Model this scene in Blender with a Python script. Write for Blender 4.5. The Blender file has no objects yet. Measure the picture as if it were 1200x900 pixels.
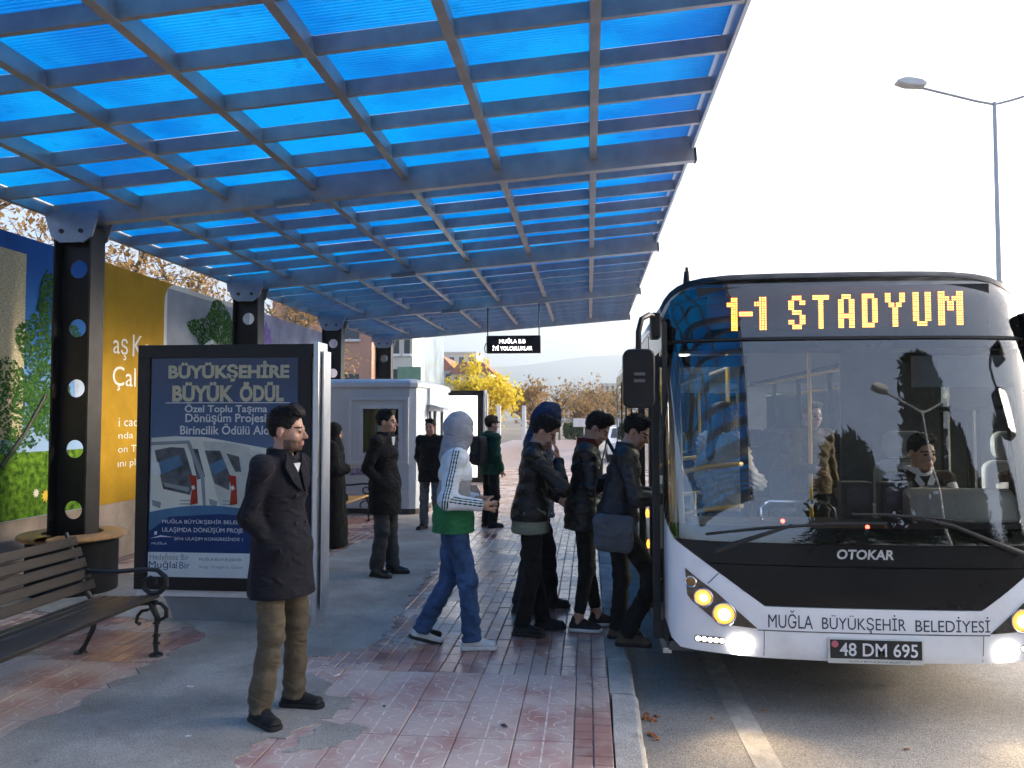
import bpy, bmesh, math, random
import numpy as np
from mathutils import Vector, Matrix, Euler
random.seed(7); RNG = np.random.default_rng(11)
R = math.radians
sc = bpy.context.scene
col = sc.collection
# ------------------------------------------------------------------ camera
cam_d = bpy.data.cameras.new('camera'); cam = bpy.data.objects.new('camera', cam_d); col.objects.link(cam)
cam_d.sensor_width = 36.0; cam_d.lens = 36.0*930/1200; cam_d.clip_start = .05; cam_d.clip_end = 9000
cam.location = (0, 0, 1.66)
cam.rotation_euler = (R(90)+math.atan(40/930), 0, math.atan(90/930))
sc.camera = cam
# ------------------------------------------------------------------ sky, sun, exposure
SUN_EL, SUN_AZ = 13.0, 66.0            # azimuth from +Y towards +X
w = bpy.data.worlds.new('World'); sc.world = w; w.use_nodes = True
nt = w.node_tree; bg = nt.nodes['Background']
sky = nt.nodes.new('ShaderNodeTexSky'); sky.sky_type = 'NISHITA'; sky.sun_disc = False
sky.sun_elevation = R(SUN_EL); sky.sun_rotation = R(SUN_AZ)
sky.altitude = 600; sky.air_density = .55; sky.dust_density = 10.0; sky.ozone_density = 1.0
nt.links.new(sky.outputs[0], bg.inputs[0]); bg.inputs[1].default_value = 0.15
sd = bpy.data.lights.new('sun', 'SUN'); sun = bpy.data.objects.new('sun', sd); col.objects.link(sun)
sd.energy = 1.5; sd.angle = R(7); sd.color = (1.0, .86, .68)
_sv = Vector((math.sin(R(SUN_AZ))*math.cos(R(SUN_EL)), math.cos(R(SUN_AZ))*math.cos(R(SUN_EL)), math.sin(R(SUN_EL))))
sun.rotation_euler = _sv.to_track_quat('Z', 'Y').to_euler(); sun.location = (20, 20, 20)
vs = sc.view_settings; vs.view_transform = 'Standard'; vs.look = 'None'; vs.exposure = 2.7; vs.gamma = 1.0; vs.use_curve_mapping = False
sc.cycles.max_bounces = 10; sc.cycles.transparent_max_bounces = 24; sc.cycles.transmission_bounces = 8
sc.cycles.use_denoising = True
sc.cycles.caustics_reflective = False; sc.cycles.caustics_refractive = False
sc.cycles.sample_clamp_indirect = 6.0

# ------------------------------------------------------------------ helpers
def tag(o, label=None, cat=None, group=None, kind=None):
    if label: o['label'] = label
    if cat: o['category'] = cat
    if group: o['group'] = group
    if kind: o['kind'] = kind
    return o
def empty(name, loc=(0,0,0), rz=0, label=None, cat=None, group=None):
    o = bpy.data.objects.new(name, None); col.objects.link(o)
    o.location = loc; o.rotation_euler = (0, 0, rz); o.empty_display_size = .2
    return tag(o, label, cat, group)
def link(name, me, parent=None, loc=(0,0,0), rot=(0,0,0), scale=(1,1,1)):
    o = bpy.data.objects.new(name, me); col.objects.link(o); o.parent = parent
    o.location = loc; o.rotation_euler = rot; o.scale = scale
    return o
def copy_tree(o, parent=None):
    c = o.copy(); col.objects.link(c); c.parent = parent
    for ch in list(o.children): copy_tree(ch, c)
    return c
def rz(a):
    c, s = math.cos(a), math.sin(a); return Matrix(((c,-s,0),(s,c,0),(0,0,1)))
class MB:
    def __init__(s): s.v=[]; s.f=[]; s.m=[]
    def add(s, vs, fs, mi=0):
        n=len(s.v); s.v+=[tuple(v) for v in vs]; s.f+=[tuple(i+n for i in f) for f in fs]; s.m+=[mi]*len(fs); return s
    def box(s, c, d, rot=None, mi=0):
        hx,hy,hz=d[0]/2,d[1]/2,d[2]/2; c=Vector(c)
        vs=[Vector((x*hx,y*hy,z*hz)) for x in(-1,1) for y in(-1,1) for z in(-1,1)]
        if rot is not None:
            m = rz(rot) if isinstance(rot,(int,float)) else rot
            vs=[m@v for v in vs]
        return s.add([v+c for v in vs],[(0,1,3,2),(4,6,7,5),(0,4,5,1),(2,3,7,6),(0,2,6,4),(1,5,7,3)],mi)
    def bb(s, x0,x1,y0,y1,z0,z1, mi=0):
        return s.box(((x0+x1)/2,(y0+y1)/2,(z0+z1)/2),(x1-x0,y1-y0,z1-z0),None,mi)
    def bar(s, p0, p1, w, h, mi=0, up=(0,0,1)):
        p0,p1=Vector(p0),Vector(p1); d=(p1-p0); L=d.length; d.normalize(); up=Vector(up)
        if abs(d.dot(up))>.98: up=Vector((0,1,0))
        x=d.cross(up).normalized(); z=x.cross(d)
        m=Matrix((x,d,z)).transposed()
        return s.box((p0+p1)/2,(w,L,h),m,mi)
    def cyl(s, p0, p1, r0, r1=None, n=12, mi=0, caps=True):
        r1=r0 if r1 is None else r1
        p0,p1=Vector(p0),Vector(p1); d=(p1-p0).normalized(); a=Vector((0,0,1)) if abs(d.z)<.9 else Vector((1,0,0))
        x=d.cross(a).normalized(); y=d.cross(x)
        vs=[];fs=[]
        for i in range(n):
            t=2*math.pi*i/n; q=x*math.cos(t)+y*math.sin(t); vs+=[p0+q*r0,p1+q*r1]
        for i in range(n): j=(i+1)%n; fs.append((2*i,2*j,2*j+1,2*i+1))
        if caps: fs+=[tuple(2*i for i in range(n))[::-1],tuple(2*i+1 for i in range(n))]
        return s.add(vs,fs,mi)
    def tube(s, pts, r, n=8, mi=0, flat=1.0):
        pts=[Vector(p) for p in pts]; k=len(pts); rr=r if isinstance(r,(list,tuple)) else [r]*k
        vs=[];fs=[]; prev=None
        for i,p in enumerate(pts):
            d=(pts[min(i+1,k-1)]-pts[max(i-1,0)]).normalized()
            if prev is None:
                a=Vector((0,0,1)) if abs(d.z)<.9 else Vector((1,0,0)); x=d.cross(a).normalized()
            else:
                x=(prev-d*prev.dot(d)).normalized()
            prev=x; y=d.cross(x)
            for j in range(n):
                t=2*math.pi*j/n; vs.append(p+(x*math.cos(t)+y*math.sin(t)*flat)*rr[i])
        for i in range(k-1):
            for j in range(n):
                a=i*n+j; b=i*n+(j+1)%n; fs.append((a,b,b+n,a+n))
        fs+=[tuple(range(n))[::-1],tuple((k-1)*n+j for j in range(n))]
        return s.add(vs,fs,mi)
    def lathe(s, prof, n=20, c=(0,0,0), mi=0, a0=0, a1=2*math.pi):
        c=Vector(c); vs=[];fs=[]; full=abs(a1-a0-2*math.pi)<1e-6; k=len(prof); m=n if full else n+1
        for i in range(m):
            t=a0+(a1-a0)*i/n
            for (r,z) in prof: vs.append(c+Vector((r*math.cos(t),r*math.sin(t),z)))
        for i in range(n):
            j=(i+1)%m
            for q in range(k-1): fs.append((i*k+q,j*k+q,j*k+q+1,i*k+q+1))
        return s.add(vs,fs,mi)
    def prism(s, poly, f3, a, b, mi=0):
        """poly 2D (list), f3(u,v,t) -> point; extruded t=a..b"""
        n=len(poly); vs=[f3(u,v,a) for u,v in poly]+[f3(u,v,b) for u,v in poly]
        fs=[tuple(range(n))[::-1],tuple(range(n,2*n))]+[(i,(i+1)%n,n+(i+1)%n,n+i) for i in range(n)]
        return s.add(vs,fs,mi)
    def mesh(s, name, mats, smooth=False):
        me=bpy.data.meshes.new(name); me.from_pydata(s.v,[],s.f)
        for m in (mats if isinstance(mats,(list,tuple)) else [mats]): me.materials.append(m)
        if any(s.m): me.polygons.foreach_set('material_index',s.m)
        bm=bmesh.new(); bm.from_mesh(me); bmesh.ops.recalc_face_normals(bm,faces=bm.faces); bm.to_mesh(me); bm.free()
        if smooth:
            me.polygons.foreach_set('use_smooth',[True]*len(me.polygons))
            me.set_sharp_from_angle(angle=R(38))
        me.update(); return me
    def build(s, name, mats, parent=None, smooth=False, bevel=0, loc=(0,0,0), rot=(0,0,0), seg=2):
        o=link(name,s.mesh(name,mats,smooth),parent,loc,rot)
        if bevel:
            b=o.modifiers.new('bevel','BEVEL'); b.width=bevel; b.segments=seg; b.limit_method='ANGLE'; b.angle_limit=R(35)
            b.harden_normals=False
        return o
def rrect(x0,x1,z0,z1,r,n=5):
    p=[]
    for cx,cz,a in ((x1-r,z0+r,-90),(x1-r,z1-r,0),(x0+r,z1-r,90),(x0+r,z0+r,180)):
        for i in range(n+1): t=R(a+90*i/n); p.append((cx+r*math.cos(t),cz+r*math.sin(t)))
    return p
fXZ=lambda u,v,t:(u,t,v)
fYZ=lambda u,v,t:(t,u,v)
fXY=lambda u,v,t:(u,v,t)
def text(s, width, parent, mat, loc, rot, name='lettering', height=None, ext=.0015, align='LEFT', bold=0.0, shear=0, lw=None):
    cu=bpy.data.curves.new('t','FONT'); cu.body=s; cu.size=1; cu.extrude=0; cu.offset=bold; cu.resolution_u=3; cu.shear=shear
    if lw: cu.space_line=lw
    cu.align_x='LEFT'
    ob=bpy.data.objects.new('t',cu); col.objects.link(ob)
    dg=bpy.context.evaluated_depsgraph_get(); me=bpy.data.meshes.new_from_object(ob.evaluated_get(dg))
    bpy.data.objects.remove(ob); bpy.data.curves.remove(cu)
    n=len(me.vertices); a=np.empty(n*3,np.float32); me.vertices.foreach_get('co',a); a=a.reshape(-1,3)
    mn=a.min(0); mx=a.max(0); sx=width/(mx[0]-mn[0]); sy=sx if height is None else height/(mx[1]-mn[1])
    a[:,0]=(a[:,0]-mn[0])*sx; a[:,1]=(a[:,1]-mn[1])*sy; a[:,2]=ext
    if align=='CENTER': a[:,0]-=width/2
    me.vertices.foreach_set('co',a.ravel()); me.materials.clear(); me.materials.append(mat); me.update(); me.name=name
    return link(name,me,parent,loc,rot)

# ------------------------------------------------------------------ materials
def _n(t,k): return t.nodes.new('ShaderNode'+k)
def M(name, c, rough=.6, metal=0.0, var=.12, vs=5.0, bump=0.0, bs=60.0, spec=.5, coat=0.0, c2=None, stretch=(1,1,1), sheen=0, rvar=.1, ramp=(.35,.65), gen='Object', detail=6):
    m=bpy.data.materials.new(name); m.use_nodes=True; t=m.node_tree; b=t.nodes['Principled BSDF']
    c=Vector(c)
    tc=_n(t,'TexCoord'); mp=_n(t,'Mapping'); mp.inputs['Scale'].default_value=stretch
    t.links.new(tc.outputs[gen],mp.inputs[0])
    ns=_n(t,'TexNoise'); ns.inputs['Scale'].default_value=vs; ns.inputs['Detail'].default_value=detail; ns.inputs['Roughness'].default_value=.6
    t.links.new(mp.outputs[0],ns.inputs['Vector'])
    rp=_n(t,'ValToRGB'); rp.color_ramp.elements[0].position=ramp[0]; rp.color_ramp.elements[1].position=ramp[1]
    lo=c*(1-var); hi=Vector(c2) if c2 else c*(1+var)
    rp.color_ramp.elements[0].color=(*lo,1); rp.color_ramp.elements[1].color=(*[min(1,x) for x in hi],1)
    t.links.new(ns.outputs[0],rp.inputs[0]); t.links.new(rp.outputs[0],b.inputs['Base Color'])
    b.inputs['Metallic'].default_value=metal; b.inputs['Specular IOR Level'].default_value=spec
    b.inputs['Coat Weight'].default_value=coat; b.inputs['Coat Roughness'].default_value=.08
    if sheen: b.inputs['Sheen Weight'].default_value=sheen
    mr=_n(t,'MapRange'); mr.inputs[3].default_value=max(0.02,rough-rvar); mr.inputs[4].default_value=min(1,rough+rvar)
    t.links.new(ns.outputs[0],mr.inputs[0]); t.links.new(mr.outputs[0],b.inputs['Roughness'])
    if bump:
        n2=_n(t,'TexNoise'); n2.inputs['Scale'].default_value=bs; n2.inputs['Detail'].default_value=4
        t.links.new(mp.outputs[0],n2.inputs['Vector'])
        bp=_n(t,'Bump'); bp.inputs['Strength'].default_value=bump; bp.inputs['Distance'].default_value=.01
        t.links.new(n2.outputs[0],bp.inputs['Height']); t.links.new(bp.outputs[0],b.inputs['Normal'])
    return m
def ground(name,c,c2,fine=350,amt=.45,rough=.8,big=.9,bump=.6,stain=None):
    m=bpy.data.materials.new(name); m.use_nodes=True; t=m.node_tree; b=t.nodes['Principled BSDF']; g=_n(t,'NewGeometry')
    def noise(s,d=6):
        n=_n(t,'TexNoise'); n.inputs['Scale'].default_value=s; n.inputs['Detail'].default_value=d; n.inputs['Roughness'].default_value=.62; t.links.new(g.outputs['Position'],n.inputs['Vector']); return n
    a=noise(big,9); rp=_n(t,'ValToRGB'); rp.color_ramp.elements[0].position=.36; rp.color_ramp.elements[1].position=.64; rp.color_ramp.elements[0].color=(*c,1); rp.color_ramp.elements[1].color=(*c2,1); t.links.new(a.outputs[0],rp.inputs[0])
    f=noise(fine,2); mr=_n(t,'MapRange'); mr.inputs[1].default_value=.3; mr.inputs[2].default_value=.7; mr.inputs[3].default_value=1-amt; mr.inputs[4].default_value=1+amt; t.links.new(f.outputs[0],mr.inputs[0])
    mx=_n(t,'Mix'); mx.data_type='RGBA'; mx.blend_type='MULTIPLY'; mx.inputs[0].default_value=1; t.links.new(rp.outputs[0],mx.inputs[6]); t.links.new(mr.outputs[0],mx.inputs[7])
    st=noise(6.5,5); m2=_n(t,'MapRange'); m2.inputs[1].default_value=.60; m2.inputs[2].default_value=.72; m2.inputs[3].default_value=1; m2.inputs[4].default_value=.72; t.links.new(st.outputs[0],m2.inputs[0])
    my=_n(t,'Mix'); my.data_type='RGBA'; my.blend_type='MULTIPLY'; my.inputs[0].default_value=1; t.links.new(mx.outputs[2],my.inputs[6]); t.links.new(m2.outputs[0],my.inputs[7])
    t.links.new(my.outputs[2],b.inputs['Base Color']); b.inputs['Roughness'].default_value=rough; b.inputs['Specular IOR Level'].default_value=.3
    bp=_n(t,'Bump'); bp.inputs['Strength'].default_value=bump; bp.inputs['Distance'].default_value=.008; t.links.new(f.outputs[0],bp.inputs['Height']); t.links.new(bp.outputs[0],b.inputs['Normal'])
    return m
def EM(name,c,s):
    m=bpy.data.materials.new(name); m.use_nodes=True; t=m.node_tree; b=t.nodes['Principled BSDF']
    b.inputs['Base Color'].default_value=(*c,1); b.inputs['Emission Color'].default_value=(*c,1); b.inputs['Emission Strength'].default_value=s
    return m
def GLASS(name, tint=(.9,.95,.95), ior=1.5, rough=.0, refl=1.0):
    """thin pane: see-through tint under a Fresnel mirror"""
    m=bpy.data.materials.new(name); m.use_nodes=True; t=m.node_tree; t.nodes.clear()
    o=_n(t,'OutputMaterial'); tr=_n(t,'BsdfTransparent'); tr.inputs[0].default_value=(*tint,1)
    gl=_n(t,'BsdfGlossy'); gl.inputs['Roughness'].default_value=rough; gl.inputs[0].default_value=(refl,refl,refl,1)
    fr=_n(t,'Fresnel'); fr.inputs[0].default_value=ior; mx=_n(t,'MixShader')
    t.links.new(fr.outputs[0],mx.inputs[0]); t.links.new(tr.outputs[0],mx.inputs[1]); t.links.new(gl.outputs[0],mx.inputs[2]); t.links.new(mx.outputs[0],o.inputs[0])
    return m
def LEAF(name,c,c2,trans=.35):
    m=bpy.data.materials.new(name); m.use_nodes=True; t=m.node_tree; t.nodes.clear()
    o=_n(t,'OutputMaterial'); df=_n(t,'BsdfDiffuse'); tl=_n(t,'BsdfTranslucent'); mx=_n(t,'MixShader'); mx.inputs[0].default_value=trans
    g=_n(t,'NewGeometry'); rp=_n(t,'ValToRGB'); rp.color_ramp.elements[0].color=(*c,1); rp.color_ramp.elements[1].color=(*c2,1)
    t.links.new(g.outputs['Random Per Island'],rp.inputs[0])
    for s in (df,tl): t.links.new(rp.outputs[0],s.inputs[0])
    t.links.new(df.outputs[0],mx.inputs[1]); t.links.new(tl.outputs[0],mx.inputs[2]); t.links.new(mx.outputs[0],o.inputs[0])
    return m
black_metal=M('black_metal',(.008,.008,.009),.42,.0,.3,8,.05,120,spec=.3)
grey_steel=M('grey_steel',(.28,.29,.31),.45,.6,.15,7,.03,90)
alu=M('aluminium',(.55,.57,.6),.35,.85,.08,10,.02,90)
white_paint=M('white_paint',(.72,.73,.74),.35,0,.05,3,.02,60)
# ================================================================== ground, road, kerb, pavement
asphalt=ground('asphalt',(.21,.196,.18),(.32,.298,.275),150,.55,.85,.8,.8)
ROADZ=-.13
earth=M('earth',(.16,.14,.11),.95,0,.3,.05,.2,3)
g=MB(); g.add([(-4500,-600,-.15),(4500,-600,-.15),(4500,6500,-.15),(-4500,6500,-.15)],[(0,1,2,3)])
tag(g.build('ground',earth),kind='structure')
def sheet(name,x0,x1,y0,y1,z,mat,nx=1,ny=1):
    b=MB(); vs=[(x0+(x1-x0)*i/nx,y0+(y1-y0)*j/ny,z) for j in range(ny+1) for i in range(nx+1)]
    b.add(vs,[(j*(nx+1)+i,j*(nx+1)+i+1,(j+1)*(nx+1)+i+1,(j+1)*(nx+1)+i) for j in range(ny) for i in range(nx)])
    return tag(b.build(name,mat),kind='structure')
road=sheet('road',.2,8.9,-30,260,ROADZ,asphalt)
sheet('road',11.2,18.5,-30,260,ROADZ,asphalt)
# worn painted edge line on the near lane
linem=ground('worn_road_paint',(.26,.245,.225),(.40,.375,.345),150,.4,.8,7,.6)
b=MB(); pts=[(.84,.985,y) for y in (2.5,3.2,4.2,5.2,6.3,8,11,16,25,50)]
vs=[];fs=[]
for i,(a,c,y) in enumerate(pts):
    dx=random.uniform(-.012,.012); vs+=[(a+dx,y,ROADZ+.004),(c+dx+random.uniform(-.01,.01),y,ROADZ+.004)]
    if i: fs.append((2*i-2,2*i-1,2*i+1,2*i))
b.add(vs,fs); lo=b.build('painted_line',linem,road)
# median strip with kerb on the far side of the lane
medm=M('median_concrete',(.3,.29,.27),.85,0,.15,2,.3,60)
b=MB(); b.bb(8.9,11.2,-30,260,-.15,.0); tag(b.build('median',medm,bevel=.015),kind='structure')
b=MB(); b.bb(18.5,24.5,-30,260,-.15,.0); tag(b.build('far_pavement',medm,bevel=.015),kind='structure')

def dusty(name,c1,c2,dust,dscale=.9,rough=.42,bump=.25,lo=.42,hi=.62):
    m=bpy.data.materials.new(name); m.use_nodes=True; t=m.node_tree; b=t.nodes['Principled BSDF']
    g=_n(t,'NewGeometry'); oi=_n(t,'ObjectInfo'); ad=_n(t,'Math'); ad.operation='ADD'; fr=_n(t,'Math'); fr.operation='FRACT'
    t.links.new(g.outputs['Random Per Island'],ad.inputs[0]); t.links.new(oi.outputs['Random'],ad.inputs[1]); t.links.new(ad.outputs[0],fr.inputs[0])
    r1=_n(t,'ValToRGB'); r1.color_ramp.elements[0].color=(*c1,1); r1.color_ramp.elements[1].color=(*c2,1); t.links.new(fr.outputs[0],r1.inputs[0])
    ns=_n(t,'TexNoise'); ns.inputs['Scale'].default_value=dscale; ns.inputs['Detail'].default_value=9; ns.inputs['Roughness'].default_value=.62
    t.links.new(g.outputs['Position'],ns.inputs['Vector'])
    mr=_n(t,'MapRange'); mr.inputs[1].default_value=lo; mr.inputs[2].default_value=hi; t.links.new(ns.outputs[0],mr.inputs[0])
    mx=_n(t,'Mix'); mx.data_type='RGBA'; t.links.new(mr.outputs[0],mx.inputs[0]); t.links.new(r1.outputs[0],mx.inputs[6]); mx.inputs[7].default_value=(*dust,1)
    t.links.new(mx.outputs[2],b.inputs['Base Color'])
    rr=_n(t,'MapRange'); rr.inputs[3].default_value=rough-.08; rr.inputs[4].default_value=rough+.2; t.links.new(mr.outputs[0],rr.inputs[0]); t.links.new(rr.outputs[0],b.inputs['Roughness'])
    n2=_n(t,'TexNoise'); n2.inputs['Scale'].default_value=140; n2.inputs['Detail'].default_value=4; t.links.new(g.outputs['Position'],n2.inputs['Vector'])
    bp=_n(t,'Bump'); bp.inputs['Strength'].default_value=bump; bp.inputs['Distance'].default_value=.006; t.links.new(n2.outputs[0],bp.inputs['Height']); t.links.new(bp.outputs[0],b.inputs['Normal'])
    return m
paver_m=dusty('paver_red',(.24,.12,.10),(.36,.19,.16),(.44,.35,.305),1.3,.2)
slab_m=dusty('slab_red',(.29,.12,.10),(.38,.18,.155),(.46,.365,.33),2.6,.42,.4,.34,.53)
mortar_m=M('mortar',(.30,.265,.24),.9,0,.25,9,.3,90)
pale_joint=M('pale_joint',(.56,.50,.46),.9,0,.35,14,.2,90)
pav=MB(); pav.bb(-5.75,.115,-8,60,-.149,-.012); pavement=tag(pav.build('pavement',mortar_m),kind='structure')
# far pavement (joints too fine to tell apart)
def brickfar():
    m=bpy.data.materials.new('paver_far'); m.use_nodes=True; t=m.node_tree; b=t.nodes['Principled BSDF']
    tc=_n(t,'TexCoord'); br=_n(t,'TexBrick'); br.offset=0; br.inputs['Scale'].default_value=1; br.inputs['Brick Width'].default_value=.1; br.inputs['Row Height'].default_value=.2; br.inputs['Mortar Size'].default_value=.006
    br.inputs['Color1'].default_value=(.26,.16,.14,1); br.inputs['Color2'].default_value=(.34,.25,.23,1); br.inputs['Mortar'].default_value=(.2,.17,.16,1)
    t.links.new(tc.outputs['Object'],br.inputs[0]); t.links.new(br.outputs[0],b.inputs['Base Color']); b.inputs['Roughness'].default_value=.42
    return m
b=MB(); b.bb(-5.75,.112,26,60,-.012,0); fp=b.build('paved_stretch',brickfar(),pavement)
def brick_mesh(w,l,h=.012,gap=.006):
    b=MB(); x,y=(w-gap)/2,(l-gap)/2; e=.004
    b.add([(-x,-y,-h),(x,-y,-h),(x,y,-h),(-x,y,-h),(-x,-y,-e),(x,-y,-e),(x,y,-e),(-x,y,-e),(-x+e,-y+e,0),(x-e,-y+e,0),(x-e,y-e,0),(-x+e,y-e,0)],
      [(0,1,5,4),(1,2,6,5),(2,3,7,6),(3,0,4,7),(4,5,9,8),(5,6,10,9),(6,7,11,10),(7,4,8,11),(8,9,10,11)])
    return b
pm=brick_mesh(.1,.2).mesh('paver_brick',paver_m); km=brick_mesh(.1,.1).mesh('edge_brick',paver_m)
Y0=5.2; n=0; rest=MB(); proto=brick_mesh(.1,.2)
for j in range(104):
    for i in range(57):
        x=.06-.1*i; y=Y0+.1+.2*j; dz=random.uniform(-.0025,.0015)
        if i<20 and n<300:
            o=link('paver_brick',pm,pavement,(x,y,dz),(random.uniform(-.006,.006),random.uniform(-.012,.012),random.uniform(-.006,.006))); n+=1
        else:
            rest.add([(a+x,c+y,d+dz) for a,c,d in proto.v],proto.f)
tag(rest.build('paver_field',paver_m,pavement),kind='stuff')
for i in range(2):
    for j in range(22):
        link('edge_brick',km,pavement,(.065-.1*i,3.05+.1*j,random.uniform(-.002,.001)),(random.uniform(-.01,.01),random.uniform(-.015,.015),random.uniform(-.02,.02)))
# moulded slabs with pale meander joints
SW,SL=.305,.52
def slab_mesh(v):
    b=brick_mesh(SW,SL,.012,.005); zz=.0006
    def strip(pts,w=.005):
        vs=[];fs=[]
        for k,p in enumerate(pts):
            a=Vector(pts[max(k-1,0)]); c=Vector(pts[min(k+1,len(pts)-1)]); d=(c-a).normalized(); nn=Vector((-d.y,d.x))*w
            vs+=[(p[0]+nn.x,p[1]+nn.y,zz),(p[0]-nn.x,p[1]-nn.y,zz)]
            if k: fs.append((2*k-2,2*k-1,2*k+1,2*k))
        b.add(vs,fs,1)
    strip([(0,-.25),(0,.25)])
    for s in (-1,1):
        for k in range(3):
            yc=-.17+.17*k+(.04 if v and s>0 else 0)
            if yc>.2: continue
            pts=[]
            for q in range(11):
                t=q/10; yy=yc-.055+.11*t; xx=s*(.074+.03*math.tanh((t-.5)*7)*(1 if (k+v)%2 else -1)); pts.append((xx,yy))
            strip(pts,.0036)
            strip([(s*.012,yc+.075),(s*.05,yc+.075),(s*.072,yc+.06)],.0034)
            strip([(s*.14,yc-.07),(s*.11,yc-.075),(s*.085,yc-.06)],.0034)
    return b.mesh('paving_slab',[slab_m,pale_joint])
sm=[slab_mesh(0),slab_mesh(1)]
restS=MB(); ps=brick_mesh(SW,SL,.012,.005)
for j in range(-9,4):
    for i in range(18):
        x=-.087-SW/2-SW*i; y=Y0-SL*.5-SL*(3-j)+.0
        if x<-5.6: continue
        dz=random.uniform(-.003,.002)
        if j>=-2: link('paving_slab',sm[(i+j)%2],pavement,(x,y,dz),(random.uniform(-.004,.004),random.uniform(-.006,.006),math.pi*((i*7+j)%2)))
        else: restS.add([(a+x,c+y,d+dz) for a,c,d in ps.v],ps.f)
tag(restS.build('slab_field',slab_m,pavement),kind='stuff')
# kerb stones
kerbm=ground('kerb_concrete',(.25,.235,.21),(.42,.40,.37),120,.3,.85,3.2,.6)
kerb=empty('kerb',(.2,6,0)); kerb['kind']='structure'
def kstone(L):
    b=MB(); prof=[(-.078,-.16),(.078,-.16),(.078,-.025),(.066,-.008),(.05,0),(-.078,0)]
    b.prism(prof,lambda u,v,t:(u,t,v),-L/2+.004,L/2-.004); return b.mesh('kerb_stone',kerbm)
kms=kstone(.72)
for k in range(42):
    y=2.4+.72*k
    bro=k==3
    link('kerb_stone',kms,kerb,(random.uniform(-.006,.006)-.005+(.008 if bro else 0),y-6,random.uniform(-.006,.003)-(.012 if bro else 0)),(.012 if bro else 0,random.uniform(-.012,.012)+(.03 if bro else 0),random.uniform(-.006,.006)-(.012 if bro else 0)))
# cement skim over the middle of the pavement, ragged edges
concm=ground('cement_skim',(.22,.20,.175),(.36,.335,.30),110,.28,.7,1.7,.5)
def ragged(name,poly,z0,z1,mat,parent,amp=.05,step=.08):
    pts=[]
    for k in range(len(poly)):
        a=Vector(poly[k]); c=Vector(poly[(k+1)%len(poly)]); L=(c-a).length; m=max(1,int(L/step))
        for q in range(m):
            p=a.lerp(c,q/m); pts.append((p.x+random.uniform(-amp,amp),p.y+random.uniform(-amp,amp)*.8))
    bm=bmesh.new(); vs=[bm.verts.new((x,y,z1)) for x,y in pts]; f=bm.faces.new(vs)
    if f.normal.z<0: f.normal_flip()
    ex=bmesh.ops.extrude_edge_only(bm,edges=list(bm.edges))
    for v in [e for e in ex['geom'] if isinstance(e,bmesh.types.BMVert)]: v.co.z=z0
    bmesh.ops.triangulate(bm,faces=[f]); bmesh.ops.recalc_face_normals(bm,faces=bm.faces)
    me=bpy.data.meshes.new(name); bm.to_mesh(me); bm.free(); me.materials.append(mat); return link(name,me,parent)
poly=[(-1.75,2.2),(-1.70,3.36),(-1.72,3.7),(-1.66,4.22),(-1.60,4.92),(-1.86,5.1),(-1.95,5.35),(-1.66,5.56),(-1.56,6.01),(-1.62,6.82),(-1.66,7.68),(-1.71,8.79),(-1.77,10.26),(-1.85,11.85),(-2.02,13.4),(-2.3,13.6),(-3.43,13.3),(-3.3,12),(-3.0,11.04),(-3.1,9.36),(-3.2,8.5),(-5.3,7.9),(-5.4,6.6),(-3.3,6.25),(-2.93,5.88),(-2.94,5.24),(-2.96,4.57),(-2.98,4.22),(-3.05,3.92),(-3.0,2.2)]
ragged('cement_skim',poly,-.01,.006,concm,pavement)
ragged('cement_patch',[(-1.5,3.9),(-1.25,4.0),(-1.2,4.25),(-1.45,4.3)],-.01,.0045,concm,pavement,.03,.05)
ragged('cement_patch',[(-2.0,4.0),(-1.6,4.05),(-1.35,4.6),(-1.6,4.75)],-.01,.0052,concm,pavement,.04,.05)
# fallen leaves and scraps
leafm=M('dry_leaf',(.32,.11,.03),.8,0,.4,30)
def leaf_mesh():
    b=MB(); pts=[]
    for k in range(14):
        a=2*math.pi*k/14; r=.035*(1 if k%2 else .62); pts.append((r*math.cos(a),r*math.sin(a)*.8,.004+.006*math.sin(3*a)))
    b.add(pts+[(0,0,.006)],[(k,(k+1)%14,14) for k in range(14)]); return b.mesh('fallen_leaf',leafm)
lm=leaf_mesh()
for k,(x,y,s) in enumerate([(.33,4.86,1.2),(.37,4.83,1.0),(.34,4.93,.9),(.40,4.9,.8),(.345,4.62,1.1),(.37,4.56,.8)]):
    o=link('fallen_leaf',lm,None,(x,y,ROADZ+.004),(random.uniform(-.2,.2),0,random.uniform(0,6)),(s,s,s))
    tag(o,'dry orange leaf lying in the gutter against the kerb','leaf','dry leaves in the gutter')
for k,(x,y,l) in enumerate([(1.06,5.05,'small dry leaf on the asphalt right of the worn line'),(.72,4.9,'small dry leaf on the asphalt left of the worn line'),(1.7,4.55,'small dry leaf on the asphalt below the number plate')]):
    o=link('fallen_leaf',lm,None,(x,y,ROADZ+.004),(0,0,k),(.6,.6,.6)); tag(o,l,'leaf')
paperm=M('paper_scrap',(.7,.7,.68),.8,0,.1,20); darkscrap=M('dark_scrap',(.04,.05,.035),.8,0,.3,30)
def scrap(name,x,y,mat,label,s=1,z=.007):
    b=MB(); b.add([(-.03*s,-.012*s,0),(.028*s,-.016*s,.003),(.034*s,.012*s,.001),(-.026*s,.015*s,.004),(0,0,.008*s)],[(0,1,4),(1,2,4),(2,3,4),(3,0,4)])
    tag(b.build(name,mat,None,loc=(x,y,z),rot=(0,0,x*9)),label,'litter')
scrap('paper_scrap',-2.45,4.75,paperm,'white paper scrap on the grey cement in front of the bench',.8)
scrap('paper_scrap',-2.08,4.02,paperm,'tiny white scrap on the pavement below the coated man',.5)
scrap('paper_scrap',-1.62,5.05,paperm,'crumpled pale scrap at the edge of the red slabs',.9)
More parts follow.
